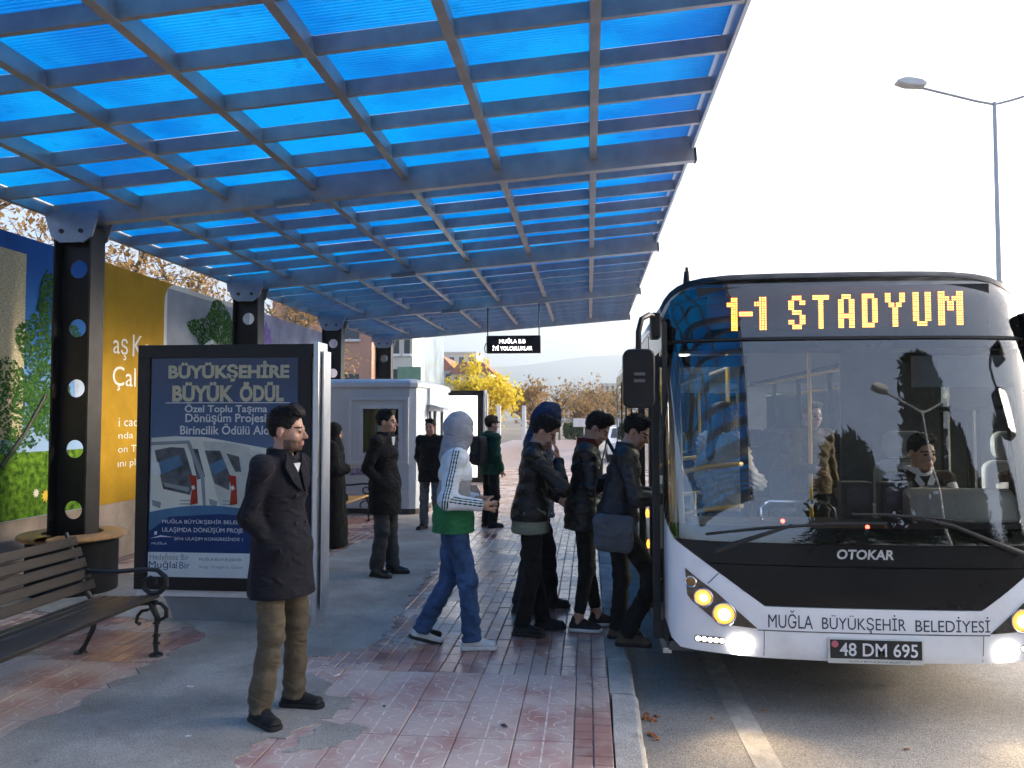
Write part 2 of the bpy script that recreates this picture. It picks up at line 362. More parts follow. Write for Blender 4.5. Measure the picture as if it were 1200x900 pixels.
scrap('leaf_scrap',-.46,4.33,darkscrap,'dark torn leaf scrap on the red slabs near the kerb',.9,.003)
scrap('leaf_scrap',-1.18,4.55,darkscrap,'small dark scrap on the red slabs below the white shoes',.5,.003)
# ================================================================== bus shelter canopy
SL_=math.atan(.0778); CW=6.19; YA,YB=-4.4,19.0; ROW=.65
def canopy_mat():
    m=bpy.data.materials.new('blue_polycarbonate'); m.use_nodes=True; t=m.node_tree; t.nodes.clear()
    o=_n(t,'OutputMaterial'); tl=_n(t,'BsdfTranslucent'); tr=_n(t,'BsdfTransparent'); gl=_n(t,'BsdfGlossy'); gl.inputs['Roughness'].default_value=.25
    df=_n(t,'BsdfDiffuse'); df.inputs[0].default_value=(.02,.22,.5,1)
    oi=_n(t,'ObjectInfo'); tc=_n(t,'TexCoord'); ns=_n(t,'TexNoise'); ns.inputs['Scale'].default_value=1.1; ns.inputs['Detail'].default_value=8
    g=_n(t,'NewGeometry'); t.links.new(g.outputs['Position'],ns.inputs['Vector'])
    rp=_n(t,'ValToRGB'); rp.color_ramp.elements[0].position=.38; rp.color_ramp.elements[0].color=(.015,.40,.76,1); rp.color_ramp.elements[1].position=.62; rp.color_ramp.elements[1].color=(.04,.66,.97,1)
    n3=_n(t,'TexNoise'); n3.inputs['Scale'].default_value=7; n3.inputs['Detail'].default_value=6; t.links.new(g.outputs['Position'],n3.inputs['Vector']); r3=_n(t,'MapRange'); r3.inputs[1].default_value=.60; r3.inputs[2].default_value=.70; r3.inputs[3].default_value=1; r3.inputs[4].default_value=.84; t.links.new(n3.outputs[0],r3.inputs[0]); m4=_n(t,'Mix'); m4.data_type='RGBA'; m4.blend_type='MULTIPLY'; m4.inputs[0].default_value=1; t.links.new(rp.outputs[0],m4.inputs[6]); t.links.new(r3.outputs[0],m4.inputs[7])
    t.links.new(ns.outputs[0],rp.inputs[0]); t.links.new(m4.outputs[2],tl.inputs[0]); tr.inputs[0].default_value=(.02,.55,.92,1)
    wv=_n(t,'TexWave'); wv.bands_direction='Y'; wv.inputs['Scale'].default_value=9; wv.inputs['Distortion'].default_value=1.5; t.links.new(tc.outputs['Object'],wv.inputs[0])
    bp=_n(t,'Bump'); bp.inputs['Strength'].default_value=1.0; bp.inputs['Distance'].default_value=.015; t.links.new(wv.outputs[1],bp.inputs['Height'])
    for s in (tl,gl,df): t.links.new(bp.outputs[0],s.inputs['Normal'])
    m1=_n(t,'MixShader'); m1.inputs[0].default_value=.35; m2=_n(t,'MixShader'); m2.inputs[0].default_value=.05; m3=_n(t,'MixShader'); m3.inputs[0].default_value=.12
    t.links.new(tl.outputs[0],m1.inputs[1]); t.links.new(tr.outputs[0],m1.inputs[2]); t.links.new(m1.outputs[0],m3.inputs[1]); t.links.new(df.outputs[0],m3.inputs[2])
    t.links.new(m3.outputs[0],m2.inputs[1]); t.links.new(gl.outputs[0],m2.inputs[2]); t.links.new(m2.outputs[0],o.inputs[0])
    return m
polyc=canopy_mat()
frame_m=M('canopy_steel',(.29,.29,.29),.42,.25,.2,3,.03,60)
frame_l=M('canopy_steel_pale',(.36,.38,.41),.4,.35,.12,3,.03,60)
canopy=empty('bus_shelter_canopy',(-5.24,0,3.64),0,'long bus shelter canopy of blue translucent panels in a grey steel grid','canopy')
canopy.rotation_euler=(0,-SL_,0)
b=MB(); 
nrow=int(round((YB-YA)/ROW)); BX=CW/7
pan=MB(); pan.bb(-BX/2+.02,BX/2-.02,-ROW/2+.012,ROW/2-.012,.112,.118); panm=pan.mesh('roof_panel',polyc)
for j in range(nrow):
    for i in range(7):
        link('roof_panel',panm,canopy,(BX*(i+.5),YA+ROW*(j+.5),random.uniform(0,.004)))
pur=MB(); pur.bb(0,CW,-.02,.02,.0,.110); purm=pur.mesh('purlin',frame_m)
mainm=MB(); mainm.bb(-.06,CW+.03,-.045,.045,-.115,.111); mainm=mainm.mesh('cross_beam',frame_m)
capm=MB(); capm.bb(CW+.031,CW+.05,-.05,.05,-.12,.0); capm=capm.mesh('end_cap',black_metal)
mains=[7.3+3.9*k for k in range(-3,4)]
for j in range(nrow+1):
    y=YA+ROW*j
    if any(abs(y-q)<.2 for q in mains): continue
    link('purlin',purm,canopy,(0,y,0))
for y in mains:
    cb=link('cross_beam',mainm,canopy,(0,y,0)); link('end_cap',capm,cb)
lb=MB(); lb.bb(-.032,.032,.046,3.854,-.012,.108); lbm=lb.mesh('long_bar',frame_m)
for i in range(1,7):
    for k in range(6): link('long_bar',lbm,canopy,(BX*i,mains[k],0))
b=MB(); b.bb(CW-.0,CW+.03,YA,YB+.05,-.01,.2); b.build('edge_trim',frame_l,canopy,bevel=.004)
b=MB(); b.bb(-.05,-.0,YA,YB+.05,.0,.2); b.build('edge_trim',frame_m,canopy,bevel=.004)
fixm=M('light_fixture',(.2,.2,.2),.4,.3,.1)
for (x,y) in ((2.45,7.3),(2.6,11.2),(2.6,15.1)):
    b=MB(); b.bb(x-.18,x+.18,y-.11,y-.048,-.15,-.09); fx=b.build('light_fixture',fixm,canopy,bevel=.006)
    b=MB(); b.bb(x-.16,x+.16,y-.10,y-.06,-.158,-.1505); b.build('tube_cover',M('tube_cover',(.55,.55,.52),.3),fx)
# posts: rolled sections whose web is pierced by round holes
def plate(mb,w,z0,z1,holes,r,y,t,mi=0):
    """plate facing -Y, width w centred, pierced by circular holes"""
    N=32
    def sq(a,h):
        c,s=math.cos(a),math.sin(a); k=1/max(abs(c),abs(s)); return c*k*h,s*k*h
    for yy in (y,y+t):
        zprev=z0; hw=w/2
        for hz in sorted(holes):
            q=hw
            if hz-q>zprev+1e-4: mb.add([(-hw,yy,zprev),(hw,yy,zprev),(hw,yy,hz-q),(-hw,yy,hz-q)],[(0,1,2,3)],mi)
            vs=[];
            for k in range(N):
                a=2*math.pi*k/N; sx,sz=sq(a,q); vs+=[(sx,yy,hz+sz),(r*math.cos(a),yy,hz+r*math.sin(a))]
            mb.add(vs,[(2*k,2*((k+1)%N),2*((k+1)%N)+1,2*k+1) for k in range(N)],mi)
            zprev=hz+q
        mb.add([(-hw,yy,zprev),(hw,yy,zprev),(hw,yy,z1),(-hw,yy,z1)],[(0,1,2,3)],mi)
    for hz in holes:
        vs=[]
        for k in range(N):
            a=2*math.pi*k/N; vs+=[(r*math.cos(a),y,hz+r*math.sin(a)),(r*math.cos(a),y+t,hz+r*math.sin(a))]
        mb.add(vs,[(2*k,2*((k+1)%N),2*((k+1)%N)+1,2*k+1) for k in range(N)],mi)
bracket_m=M('bracket_blue_grey',(.2,.23,.28),.4,.3,.15)
bronze=M('post_flange',(.03,.027,.024),.4,.1,.3,6,.03,80,spec=.4)
def make_post():
    p=empty('shelter_post'); holes=[.77,1.36,1.95,2.54,3.12]
    m=MB(); plate(m,.35,.0,3.52,holes,.088,-.006,.012); m.build('web_plate',black_metal,p)
    for s in (-1,1):
        m=MB(); m.bb(s*.185-.01,s*.185+.01,-.11,.11,0,3.52); m.build('flange',bronze if s>0 else black_metal,p,bevel=.003)
    m=MB(); m.prism([(-.29,3.66),(-.21,3.42),(-.12,3.36),(.12,3.36),(.21,3.42),(.29,3.68)],fXZ,-.135,-.112); m.prism([(-.29,3.66),(-.21,3.42),(-.12,3.36),(.12,3.36),(.21,3.42),(.29,3.68)],fXZ,.112,.135)
    m.build('head_bracket',bracket_m,p,bevel=.003)
    m=MB()
    for s in (-.1,.1): m.cyl((s,-.15,3.47),(s,-.134,3.47),.022,n=8)
    m.build('bracket_bolt',black_metal,p)
    m=MB(); m.bb(-.24,.24,-.16,.16,0,.018); m.build('base_plate',black_metal,p)
    return p
post=make_post()
plab=['black steel shelter post with round holes rising behind the park bench','black pierced shelter post rising behind the advertising light box','black pierced shelter post beside the woman in black','black pierced shelter post standing above the kiosk roof']
for k in range(4):
    o=post if k==0 else copy_tree(post)
    o.location=(-4.98,7.3+3.9*k,0); tag(o,plab[k],'post','shelter posts')
# round drum seat round the first post
woodm=M('worn_wood',(.36,.2,.08),.5,0,.35,6,.15,40,stretch=(1,1,1),coat=.15)
drum_m=M('drum_dark',(.010,.010,.011),.6,0,.3,4,.08,60,spec=.15)
rs=empty('ring_seat',(-4.98,7.3,0),0,'dark drum seat with yellow wooden rim around the nearest post','seat')
m=MB(); m.lathe([(.27,0),(.40,.0),(.40,.50),(.27,.50),(.27,0)],36); m.build('drum',drum_m,rs,smooth=True)
for a0,a1 in ((-1.45,1.45),(1.69,4.59)):
    m=MB(); m.lathe([(.27,.502),(.45,.502),(.475,.52),(.475,.545),(.45,.56),(.27,.56),(.27,.502)],24,a0=a0,a1=a1); m.build('wood_rim',woodm,rs,smooth=True)
# ================================================================== low wall and printed hoarding
wallm=M('rendered_wall',(.3,.24,.19),.9,0,.3,2.2,.3,40)
b=MB(); b.bb(-5.9,-5.62,-6,26,-.1,.66); tag(b.build('low_wall',wallm,bevel=.01),'low brown rendered wall below the printed hoarding','wall')
def flatm(name,c,var=.1,vs=4,rough=.5): return M(name,c,rough,0,var,vs,spec=.1)
hoard=empty('printed_hoarding',(-5.6,10,0),0,'long printed hoarding on the low wall with sky, yellow and lilac posters','billboard')
HX=-5.6
def HP(y0,y1,z0,z1,mat,name,off=0,parent=None,t=.03):
    m=MB(); m.bb(-t+off,off,y0-10,y1-10,z0,z1); return m.build(name,mat,parent or hoard)
skyp=bpy.data.materials.new('print_sky'); skyp.use_nodes=True; t=skyp.node_tree; bs=t.nodes['Principled BSDF']; tc=_n(t,'TexCoord'); sp=_n(t,'SeparateXYZ'); t.links.new(tc.outputs['Object'],sp.inputs[0]); mr=_n(t,'MapRange'); mr.inputs[1].default_value=.9; mr.inputs[2].default_value=3.4; t.links.new(sp.outputs[2],mr.inputs[0]); rp=_n(t,'ValToRGB'); rp.color_ramp.elements[0].color=(.34,.46,.6,1); rp.color_ramp.elements[1].color=(.012,.08,.30,1); e=rp.color_ramp.elements.new(.62); e.color=(.05,.18,.45,1); t.links.new(mr.outputs[0],rp.inputs[0]); t.links.new(rp.outputs[0],bs.inputs['Base Color']); bs.inputs['Roughness'].default_value=.6; bs.inputs['Specular IOR Level'].default_value=.05
grassp=M('print_grass',(.03,.10,.01),.7,0,.5,14,c2=(.15,.29,.025),spec=.05); towerp=M('print_tower',(.42,.34,.16),.6,0,.35,30,c2=(.62,.55,.34),stretch=(1,1,4))
pl=HP(4.0,8.46,.66,3.47,skyp,'poster_sky')
e1=.0025
HP(4.0,8.46,.665,1.32,grassp,'printed_grass',e1,None,.004)
HP(4.5,7.38,1.45,3.3,towerp,'printed_tower',e1,None,.004)
leafp=LEAF('print_leaves',(.015,.05,.015),(.07,.16,.04),0)
def print_tree(y,z,ry,rz_,n,name,mat,off,s=.05):
    m=MB()
    for k in range(n):
        a=random.uniform(0,2*math.pi); r=math.sqrt(random.random()); yy=y+ry*r*math.cos(a)*(1+.25*math.sin(5*a)); zz=z+rz_*r*math.sin(a)*(1+.2*math.sin(4*a+1)); q=random.uniform(.5,1.3)*s; t=random.uniform(0,6); o=off+random.uniform(0,.004)
        m.add([(o,yy-10+q*math.cos(t+i*2.1),zz+q*.8*math.sin(t+i*2.1)) for i in range(3)],[(0,1,2)])
    return m.build(name,mat,hoard)
print_tree(7.75,2.3,.42,.75,3000,'printed_tree',leafp,.006,.022)
print_tree(7.2,1.75,.6,.42,2200,'printed_tree',leafp,.006,.022)
m=MB(); m.tube([(.012,-2.9,1.2),(.012,-2.6,1.5),(.012,-2.3,1.9)],.02,6); m.build('printed_branch',M('print_bark',(.03,.03,.02)),hoard)
cloudp=M('print_cloud',(.30,.37,.47),.6,0,.2,8)
for (y,z,a,c) in ((8.2,2.97,.16,.06),(8.3,2.1,.14,.4)):
    m=MB(); m.add([(e1,y-10,z)]+[(e1+.0005,y-10+a*math.cos(k*.3142*2),z+c*math.sin(k*.3142*2)) for k in range(10)],[(0,1+k,1+(k+1)%10) for k in range(10)]); m.build('printed_cloud',cloudp,hoard)
petal=flatm('print_petal',(.75,.72,.55)); yolk=flatm('print_yolk',(.75,.5,.05))
for (y,z,s,mm) in ((7.75,.86,.075,yolk),(8.1,.92,.07,yolk),(8.28,1.08,.1,petal),(7.6,.9,.05,petal),(7.9,.83,.05,petal)):
    m=MB(); m.add([(.008,y-10,z)]+[(.008,y-10+s*(1 if k%2 else .6)*math.cos(k*.3142),z+s*(1 if k%2 else .6)*math.sin(k*.3142)) for k in range(20)],[(0,1+k,1+(k+1)%20) for k in range(20)]); m.build('printed_flower',mm,hoard)
yel=M('print_yellow',(.37,.215,.018),.55,0,.12,3,.25,90,spec=.05)
HP(8.49,12.62,.66,3.47,yel,'poster_yellow')
whitep=flatm('print_white',(.68,.66,.58),.05)
def htext(s,y,z,wd,h,off=.004,mat=whitep): return text(s,wd,hoard,mat,(off,y-10,z),(R(90),0,R(90)),height=h)
htext('aş',8.86,2.36,.30,.26); htext('Kentler',9.26,2.42,1.15,.27); htext('Çalışı',8.86,1.98,.85,.3)
for k,s in enumerate(('i caddeleri','nda Muğla','on TL yatırı','ını planlanıy')): htext(s,9.0,1.56-.17*k,.95,.11)
HP(10.05,12.62,1.15,3.4,M('print_picture',(.28,.3,.32),.5,0,.2,2),'poster_picture',e1,None,.004)
m=MB(); m.prism([(y-10,z) for y,z in rrect(9.98,13.2,1.0,3.47,.28)],fYZ,.0012,.0018); m.build('picture_border',whitep,hoard)
print_tree(11.6,2.85,.85,.5,2600,'printed_tree',leafp,.006,.032)
m=MB(); m.add([(.012,.3,2.35),(.012,1.3,2.75),(.012,2.4,2.45),(.012,2.4,1.2),(.012,.3,1.2)],[(0,1,2,3,4)]); m.build('printed_house',M('print_house',(.42,.36,.28),.5,0,.2,6),hoard)
m=MB(); m.tube([(.014,.2,2.32),(.014,1.3,2.8),(.014,2.5,2.42)],.035,4); m.build('printed_roof_line',whitep,hoard)
lil=M('print_lilac',(.22,.17,.30),.4,0,.35,1.4,c2=(.42,.42,.5))
HP(12.65,17.4,.66,3.47,lil,'poster_lilac')
for (y,z,a,c,cc) in ((16.2,2.2,.3,.7,(.10,.5,.03)),(15.6,1.4,.25,.6,(.12,.55,.04)),(15.9,2.55,.2,.45,(.5,.06,.15)),(13.3,2.8,.3,.5,(.3,.18,.42))):
    m=MB(); m.add([(.004,y-10,z)]+[(.004,y-10+a*math.cos(k*.314),z+c*math.sin(k*.314)*(1+.2*math.sin(3*k))) for k in range(20)],[(0,1+k,1+(k+1)%20) for k in range(20)]); m.build('printed_splash',flatm('print_splash',cc,.3,9),hoard)
# ================================================================== advertising light boxes
lbx_white=M('lightbox_white',(.62,.63,.64),.45,0,.08)
def lightbox(loc,w,label,poster=True,rzz=0):
    L=empty('advertising_light_box',loc,rzz,label,'billboard')
    z0,z1=.2,2.26; hw=w/2; fr=.105
    m=MB(); m.bb(-hw,hw,.02,.16,z0,z1); m.build('case',lbx_white,L,bevel=.008)
    for n_,(a,c,d,e) in (('frame_top',(-hw,hw,z1-fr,z1+.004)),('frame_bottom',(-hw,hw,z0+.06,z0+.06+fr)),('frame_side',(-hw,-hw+fr,z0+.06+fr,z1-fr)),('frame_side',(hw-fr*1.25,hw-.02,z0+.06+fr,z1-fr))):
        m=MB(); m.bb(a,c,-.012,.02,d,e); m.build(n_,black_metal,L,bevel=.003)
    m=MB(); m.bb(hw-.0,hw+.045,-.02,.2,.0,z1+.02); m.build('corner_profile',alu,L,bevel=.006)
    m=MB(); m.bb(hw+.058,hw+.075,.03,.2,.12,z1-.05); m.build('corner_profile',alu,L,bevel=.004)
    m=MB(); m.prism([(-.42,.0),(.5,.0),(.42,.2),(-.52,.2)],fXZ,.04,.16); m.build('foot',M('foot_grey',(.17,.19,.21),.5,.2,.12),L,bevel=.006)
    return L
lb=lightbox((-2.97,6.25,0),1.5,'black framed light box with blue poster of white buses behind the coated man')
PX=lambda u:(u-160)*1.5/205-.75
PZ=lambda v:2.26-(v-405)*2.06/300
pz0,pz1=PZ(686),PZ(420)
blue_grad=bpy.data.materials.new('poster_blue'); blue_grad.use_nodes=True; t=blue_grad.node_tree; bs=t.nodes['Principled BSDF']; tc=_n(t,'TexCoord'); sp=_n(t,'SeparateXYZ'); t.links.new(tc.outputs['Object'],sp.inputs[0]); mr=_n(t,'MapRange'); mr.inputs[1].default_value=1.1; mr.inputs[2].default_value=2.15; t.links.new(sp.outputs[2],mr.inputs[0]); rp=_n(t,'ValToRGB'); rp.color_ramp.elements[0].color=(.09,.2,.34,1); rp.color_ramp.elements[1].color=(.02,.035,.11,1); e=rp.color_ramp.elements.new(.45); e.color=(.035,.10,.23,1); t.links.new(mr.outputs[0],rp.inputs[0]); t.links.new(rp.outputs[0],bs.inputs['Base Color']); bs.inputs['Roughness'].default_value=.25
poster=MB(); poster.bb(PX(176),PX(350),.0,.012,pz0,pz1); po=poster.build('poster',blue_grad,lb)
pwhite=flatm('poster_white',(.8,.82,.8),.04); pcream=flatm('poster_cream',(.66,.62,.42),.1,30); pnavy=flatm('poster_navy',(.02,.05,.16),.1); pteal=M('poster_teal',(.04,.16,.30),.4,0,.2,2)
pdark=M('poster_dark',(.025,.03,.035),.5,0,.3,9,c2=(.12,.14,.16)); pbus=flatm('poster_bus',(.78,.77,.66),.05); pred=flatm('poster_red',(.42,.04,.02),.1); pgrey=flatm('poster_grey',(.3,.33,.33),.1)
def pp(pts,mat,name,d):
    m=MB(); m.prism([(PX(u),PZ(v)) for u,v in pts],fXZ,-d,-d+.0004); return m.build(name,mat,po)
def pt(s,u,v,wd,h,mat,d=.006,bold=0): # v = baseline
    text(s,wd*1.5/205,po,mat,(PX(u),-d,PZ(v)),(R(90),0,0),height=h*2.06/300,ext=0,bold=bold)
pt('BÜYÜKŞEHİRE',196,449,141,25,pcream,bold=.045); pt('BÜYÜK',201,473,72,24,pcream,bold=.045); pt('ÖDÜL',280,473,51,24,pcream,bold=.045)
pp([(193,473.5),(338,473.5),(338,474.5),(193,474.5)],pwhite,'rule_line',.002)
pt('Özel Toplu Taşıma',216,488,96,13,pwhite,bold=.018); pt('Dönüşüm Projesi',217,500.5,94,13.5,pwhite,bold=.018); pt('Birincilik Ödülü Aldı',211,512,106,13,pwhite,bold=.018)
# printed buses
pp([(177,516),(205,514),(240,515),(290,524),(350,535),(350,604),(177,620)],pbus,'printed_bus',.002)
pp([(238,520),(262,521),(290,526),(305,545),(306,604),(262,608),(252,575)],flatm('poster_bus_shade',(.60,.60,.52),.1,9),'printed_bus',.0025)
pp([(290,530),(350,540),(350,604),(306,604),(303,552)],flatm('poster_bus_pale',(.70,.70,.62),.1,9),'printed_bus',.0027)
pp([(177,521),(222,519),(240,560),(243,604),(240,606),(236,565),(219,523),(177,525)],pgrey,'printed_pillar',.0032)
pp([(192,569),(223,575),(222,580),(194,574)],pgrey,'printed_dashboard',.0042)
pp([(186,545),(210,536),(216,548),(190,560)],pteal,'printed_reflection',.0040)
pp([(246,548),(262,540),(266,552),(251,560)],pteal,'printed_reflection',.0045)
pp([(179,590),(190,593),(189,600),(180,597)],pgrey,'printed_headlamp',.0042)
pp([(246,588),(256,591),(255,598),(247,595)],pgrey,'printed_headlamp',.0042)
pp([(181,531),(200,527),(216,528),(228,566),(224,584),(192,577)],pdark,'printed_windscreen',.003)
pp([(223,529),(232,529),(241,562),(232,566)],pdark,'printed_window',.003)
pp([(240,531),(258,531),(270,560),(269,578),(252,570)],pdark,'printed_windscreen',.0035)
pp([(265,534),(280,538),(283,556),(276,556)],pdark,'printed_window',.003)
pp([(296,540),(330,545),(348,560),(348,590),(310,585)],pdark,'printed_windscreen',.0035)
for x,y in ((222,560),(268,560)):
    pp([(x,y),(x+9,y+1),(x+11,y+34),(x+2,y+36),(x+4,y+15)],pred,'printed_flag',.0045)
    pp([(x+3,y+14),(x+6,y+12),(x+8,y+16),(x+5,y+18)],pwhite,'printed_crescent',.005)
pp([(178,546),(188,545),(189,560),(180,560)],pwhite,'printed_mirror',.004)
for x in (212,262):
    for y in (590,594,598): pp([(x,y),(x+14,y),(x+14,y+1.2),(x,y+1.2)],pgrey,'printed_grille',.0045)
arc=[(173.5+3,625)]+[(176+174*k/10,612-16*math.sin(math.pi*min(1,k/10*.9+.15))) for k in range(11)]
pp([(176,652)]+arc+[(350,652)],pnavy,'printed_wave',.0055); pp([(176,628)]+arc+[(350,606),(350,612),(260,606),(200,610)],pteal,'printed_wave',.0059)
pt('MUĞLA BÜYÜKŞEHİR BELEDİ',192,619,94,7,pwhite,.0066); pt('ULAŞIMDA DÖNÜŞÜM PROJE',192,629.5,94,8,pwhite,.0066); pt('2016 ULAŞIM KONGRESİNDE 1',206,638.5,80,6,pwhite,.0066)
pp([(178,636),(190,632),(206,634),(190,634)],pwhite,'printed_logo',.0066); pp([(183,628),(186,627),(186,631),(183,632)],pwhite,'printed_logo',.0066); pt('MUĞLA',180,643,18,3.5,pwhite,.0066)
pp([(176,652),(350,652),(350,686),(176,686)],pwhite,'printed_footer',.0055)
pt('Hedefimiz Bir',178,661,46,7,pgrey,.0066); pt('Muğla',177,673,32,11,pnavy,.0066,0); pt('1Bir',209,671,16,8,pteal,.0066,.004)
pt('MUĞLA BÜYÜKŞEHİR',236,662,49,5,pdark,.0066); pt('Saygı, Hoşgörü, Güzel',236,671,50,4.5,pgrey,.0066)
m=MB(); m.add([(PX(174),-.0095,pz0),(PX(352),-.0095,pz0),(PX(352),-.0095,pz1),(PX(174),-.0095,pz1)],[(0,1,2,3)]); m.build('glass_pane',GLASS('poster_glass',(.97,.98,.98),1.13),lb)
lb2=lightbox((-2.86,17.2,0),1.15,'light box with blank white panel beside the kiosk')
m=MB(); m.bb(-.47,.43,.0,.012,.38,2.15); m.build('poster',EM('lit_white',(.95,.95,.92),.35),lb2)
# ================================================================== cast iron benches
slat_m=M('bench_wood',(.032,.024,.018),.5,0,.4,7,.2,50,stretch=(6,1,6),coat=.1)
slat_y=M('bench_wood_yellow',(.42,.24,.07),.5,0,.3,7,.2,50)
iron=M('cast_iron',(.018,.018,.02),.4,.3,.2,20,.1,90)
def bench(loc,label,L=1.5,wood=slat_m,rzz=0):
    B=empty('park_bench',loc,rzz,label,'bench')
    def slat(name,x,z,w,t,tilt):
        m=MB(); m.box((0,L/2,0),(w,L-.04,t)); o=m.build(name,wood,B,bevel=.006,loc=(x,0,z),rot=(0,tilt,0)); return o
    for k in range(6): slat('seat_slat',-.035-.078*k,.455-.01*k+(.012 if k==0 else 0)+.0035*k*k*.4,.068,.032,.1-.02*k)
    for k in range(5): slat('back_slat',-.50-.035*k,.55+.085*k,.028,.072,-.28)
    for y in (.06,L-.06):
        F=MB(); leg=[(0.03,y,0),(.0,y,.03),(-.005,y,.1),(0,y,.2),(.005,y,.3),(-.03,y,.38),(-.05,y,.43)]
        F.tube(leg,[.032,.016,.017,.014,.02,.024,.02],8)
        F.cyl((.0,y,0),(.0,y,.018),.05,.042,12)
        for q in (.1,.16,.26): F.lathe([(.012,-.012),(.026,-.006),(.026,.006),(.012,.012)],10,(0,y,q))
        F.build('front_leg',iron,B,smooth=True)
        F=MB(); F.tube([(-.56,y,0),(-.52,y,.08),(-.47,y,.2),(-.45,y,.32),(-.46,y,.43)],[.026,.016,.02,.016,.022],8); F.cyl((-.56,y,0),(-.56,y,.016),.048,.04,12); F.build('rear_leg',iron,B,smooth=True)
        F=MB(); F.tube([(.0,y,.42),(-.2,y,.40),(-.46,y,.40),(-.53,y,.5),(-.6,y,.7),(-.69,y,.96)],[.02,.018,.02,.02,.018,.014],8); F.build('end_frame',iron,B,smooth=True)
        F=MB()
        arm=[(-.60,y,.66),(-.5,y,.655),(-.3,y,.655),(-.1,y,.68),(.0,y,.675),(.06,y,.62),(.065,y,.55),(.02,y,.5),(-.05,y,.49),(-.1,y,.53),(-.1,y,.59),(-.05,y,.62),(-.01,y,.6),(-.015,y,.565)]
        F.tube(arm,[.018]*5+[.02]*4+[.016,.014,.013,.012,.014],8)
        F.build('armrest',iron,B,smooth=True)
        F=MB(); F.tube([(-.05,y,.42),(.03,y,.41),(.07,y,.37),(.07,y,.31),(.03,y,.285),(.0,y,.3)],[.012,.014,.016,.016,.014,.014],8)
        F.tube([(-.06,y,.36),(-.11,y,.35),(-.14,y,.31),(-.15,y,.26),(-.12,y,.245)],[.012,.013,.013,.012,.015],8); F.build('scroll',iron,B,smooth=True)
    B.scale=(1,1,.88)
    return B
bench((-3.02,3.66,0),'dark park bench with wooden slats and scrolled cast iron arms at left',1.76)
bench((-3.55,11.2,0),'park bench with yellow wooden slats beside the kiosk',1.5,slat_y)
# ================================================================== kiosk
kio=M('kiosk_panel',(.44,.49,.53),.4,0,.06,2,.02,40); kio2=M('kiosk_trim',(.5,.53,.55),.4,0,.05); kdark=M('kiosk_dark',(.03,.03,.03),.7)
K=empty('ticket_kiosk',(-3.55,13.5,0),0,'white ticket kiosk booth with a framed window and rounded roof','kiosk')
ch=.16; kw0,kw1,kd=-1.35,.62,3.1
out=[(kw0,0),(kw1-ch,0),(kw1-.05,.05),(kw1,ch),(kw1,kd-ch),(kw1-ch,kd),(kw0,kd)]
m=MB()
for i in range(len(out)):
    a=out[i]; c=out[(i+1)%len(out)]
    if i==0:   # front wall with window opening
        x0,x1=-.42,.33; z0_,z1_=1.0,1.88
        for (p,q,r_,s_) in ((a[0],x0,.1,2.22),(x1,c[0],.1,2.22),(x0,x1,.1,z0_),(x0,x1,z1_,2.22)): m.add([(p,0,r_),(q,0,r_),(q,0,s_),(p,0,s_)],[(0,1,2,3)])
    elif i==3:
        y0_,y1_=.75,2.3; z0_,z1_=1.05,1.85
        for (p,q,r_,s_) in ((a[1],y0_,.1,2.22),(y1_,c[1],.1,2.22),(y0_,y1_,.1,z0_),(y0_,y1_,z1_,2.22)): m.add([(kw1,p,r_),(kw1,q,r_),(kw1,q,s_),(kw1,p,s_)],[(0,1,2,3)])
    else: m.add([(*a,.1),(*c,.1),(*c,2.22),(*a,2.22)],[(0,1,2,3)])
kwall=m.build('wall',kio,K)
sm_=kwall.modifiers.new('s','SOLIDIFY'); sm_.thickness=.05; sm_.offset=-1
m=MB(); cx=(kw0+kw1)/2; cy=kd/2
rings=[(1.035,2.2),(1.035,2.27),(1.0,2.31),(.9,2.345),(.6,2.36)]
vs=[];fs=[]; n_=len(out)
for s_,z in rings: vs+=[(cx+(x-cx)*s_,cy+(y-cy)*(1+(s_-1)*.65),z) for x,y in out]
for r_ in range(len(rings)-1):
    for i in range(n_): j=(i+1)%n_; fs.append((r_*n_+i,r_*n_+j,(r_+1)*n_+j,(r_+1)*n_+i))
fs.append(tuple((len(rings)-1)*n_+i for i in range(n_))); fs.append(tuple(range(n_))[::-1]); m.add(vs,fs); m.build('roof',kio2,K)
m=MB(); m.add([(x*.99,.02+y*.985,.005) for x,y in out]+[(x*.99,.02+y*.985,.1) for x,y in out],[(i,(i+1)%n_,n_+(i+1)%n_,n_+i) for i in range(n_)]); m.build('plinth',kdark,K)
def frame4(x0,x1,z0,z1,w,y,t,mat,name,par,ax='x'):
    m=MB()
    for (p,q,r_,s_) in ((x0,x1,z0,z0+w),(x0,x1,z1-w,z1),(x0,x0+w,z0+w,z1-w),(x1-w,x1,z0+w,z1-w)):
        if ax=='x': m.bb(p,q,y,y+t,r_,s_)
        else: m.bb(y,y+t,p,q,r_,s_)
    return m.build(name,mat,par,bevel=.004)
frame4(-.62,.45,.86,2.02,.05,-.028,.03,kio2,'window_surround',K)
wf=frame4(-.42,.33,1.0,1.88,.06,-.02,.05,kio2,'window_frame',K)
gk=GLASS('kiosk_glass',(.75,.8,.78),1.5); m=MB(); m.add([(-.38,.012,1.04),(.29,.012,1.04),(.29,.012,1.84),(-.38,.012,1.84)],[(0,1,2,3)]); m.build('pane',gk,wf)
m=MB(); m.bb(-.1,.2,.02,.024,1.38,1.78); m.build('notice',flatm('notice_paper',(.6,.68,.75)),wf)
curt=M('curtain',(.3,.25,.12),.8,0,.3,12,stretch=(1,1,.05)); m=MB()
for k in range(9): m.cyl((-.38+.05*k,.09,1.02),(-.38+.05*k,.09,1.86),.03,n=8)
m.build('curtain',curt,K,smooth=True)
m=MB(); m.bb(-.0,.3,.35,.4,1.0,1.9); m.build('inner_panel',kdark,K)
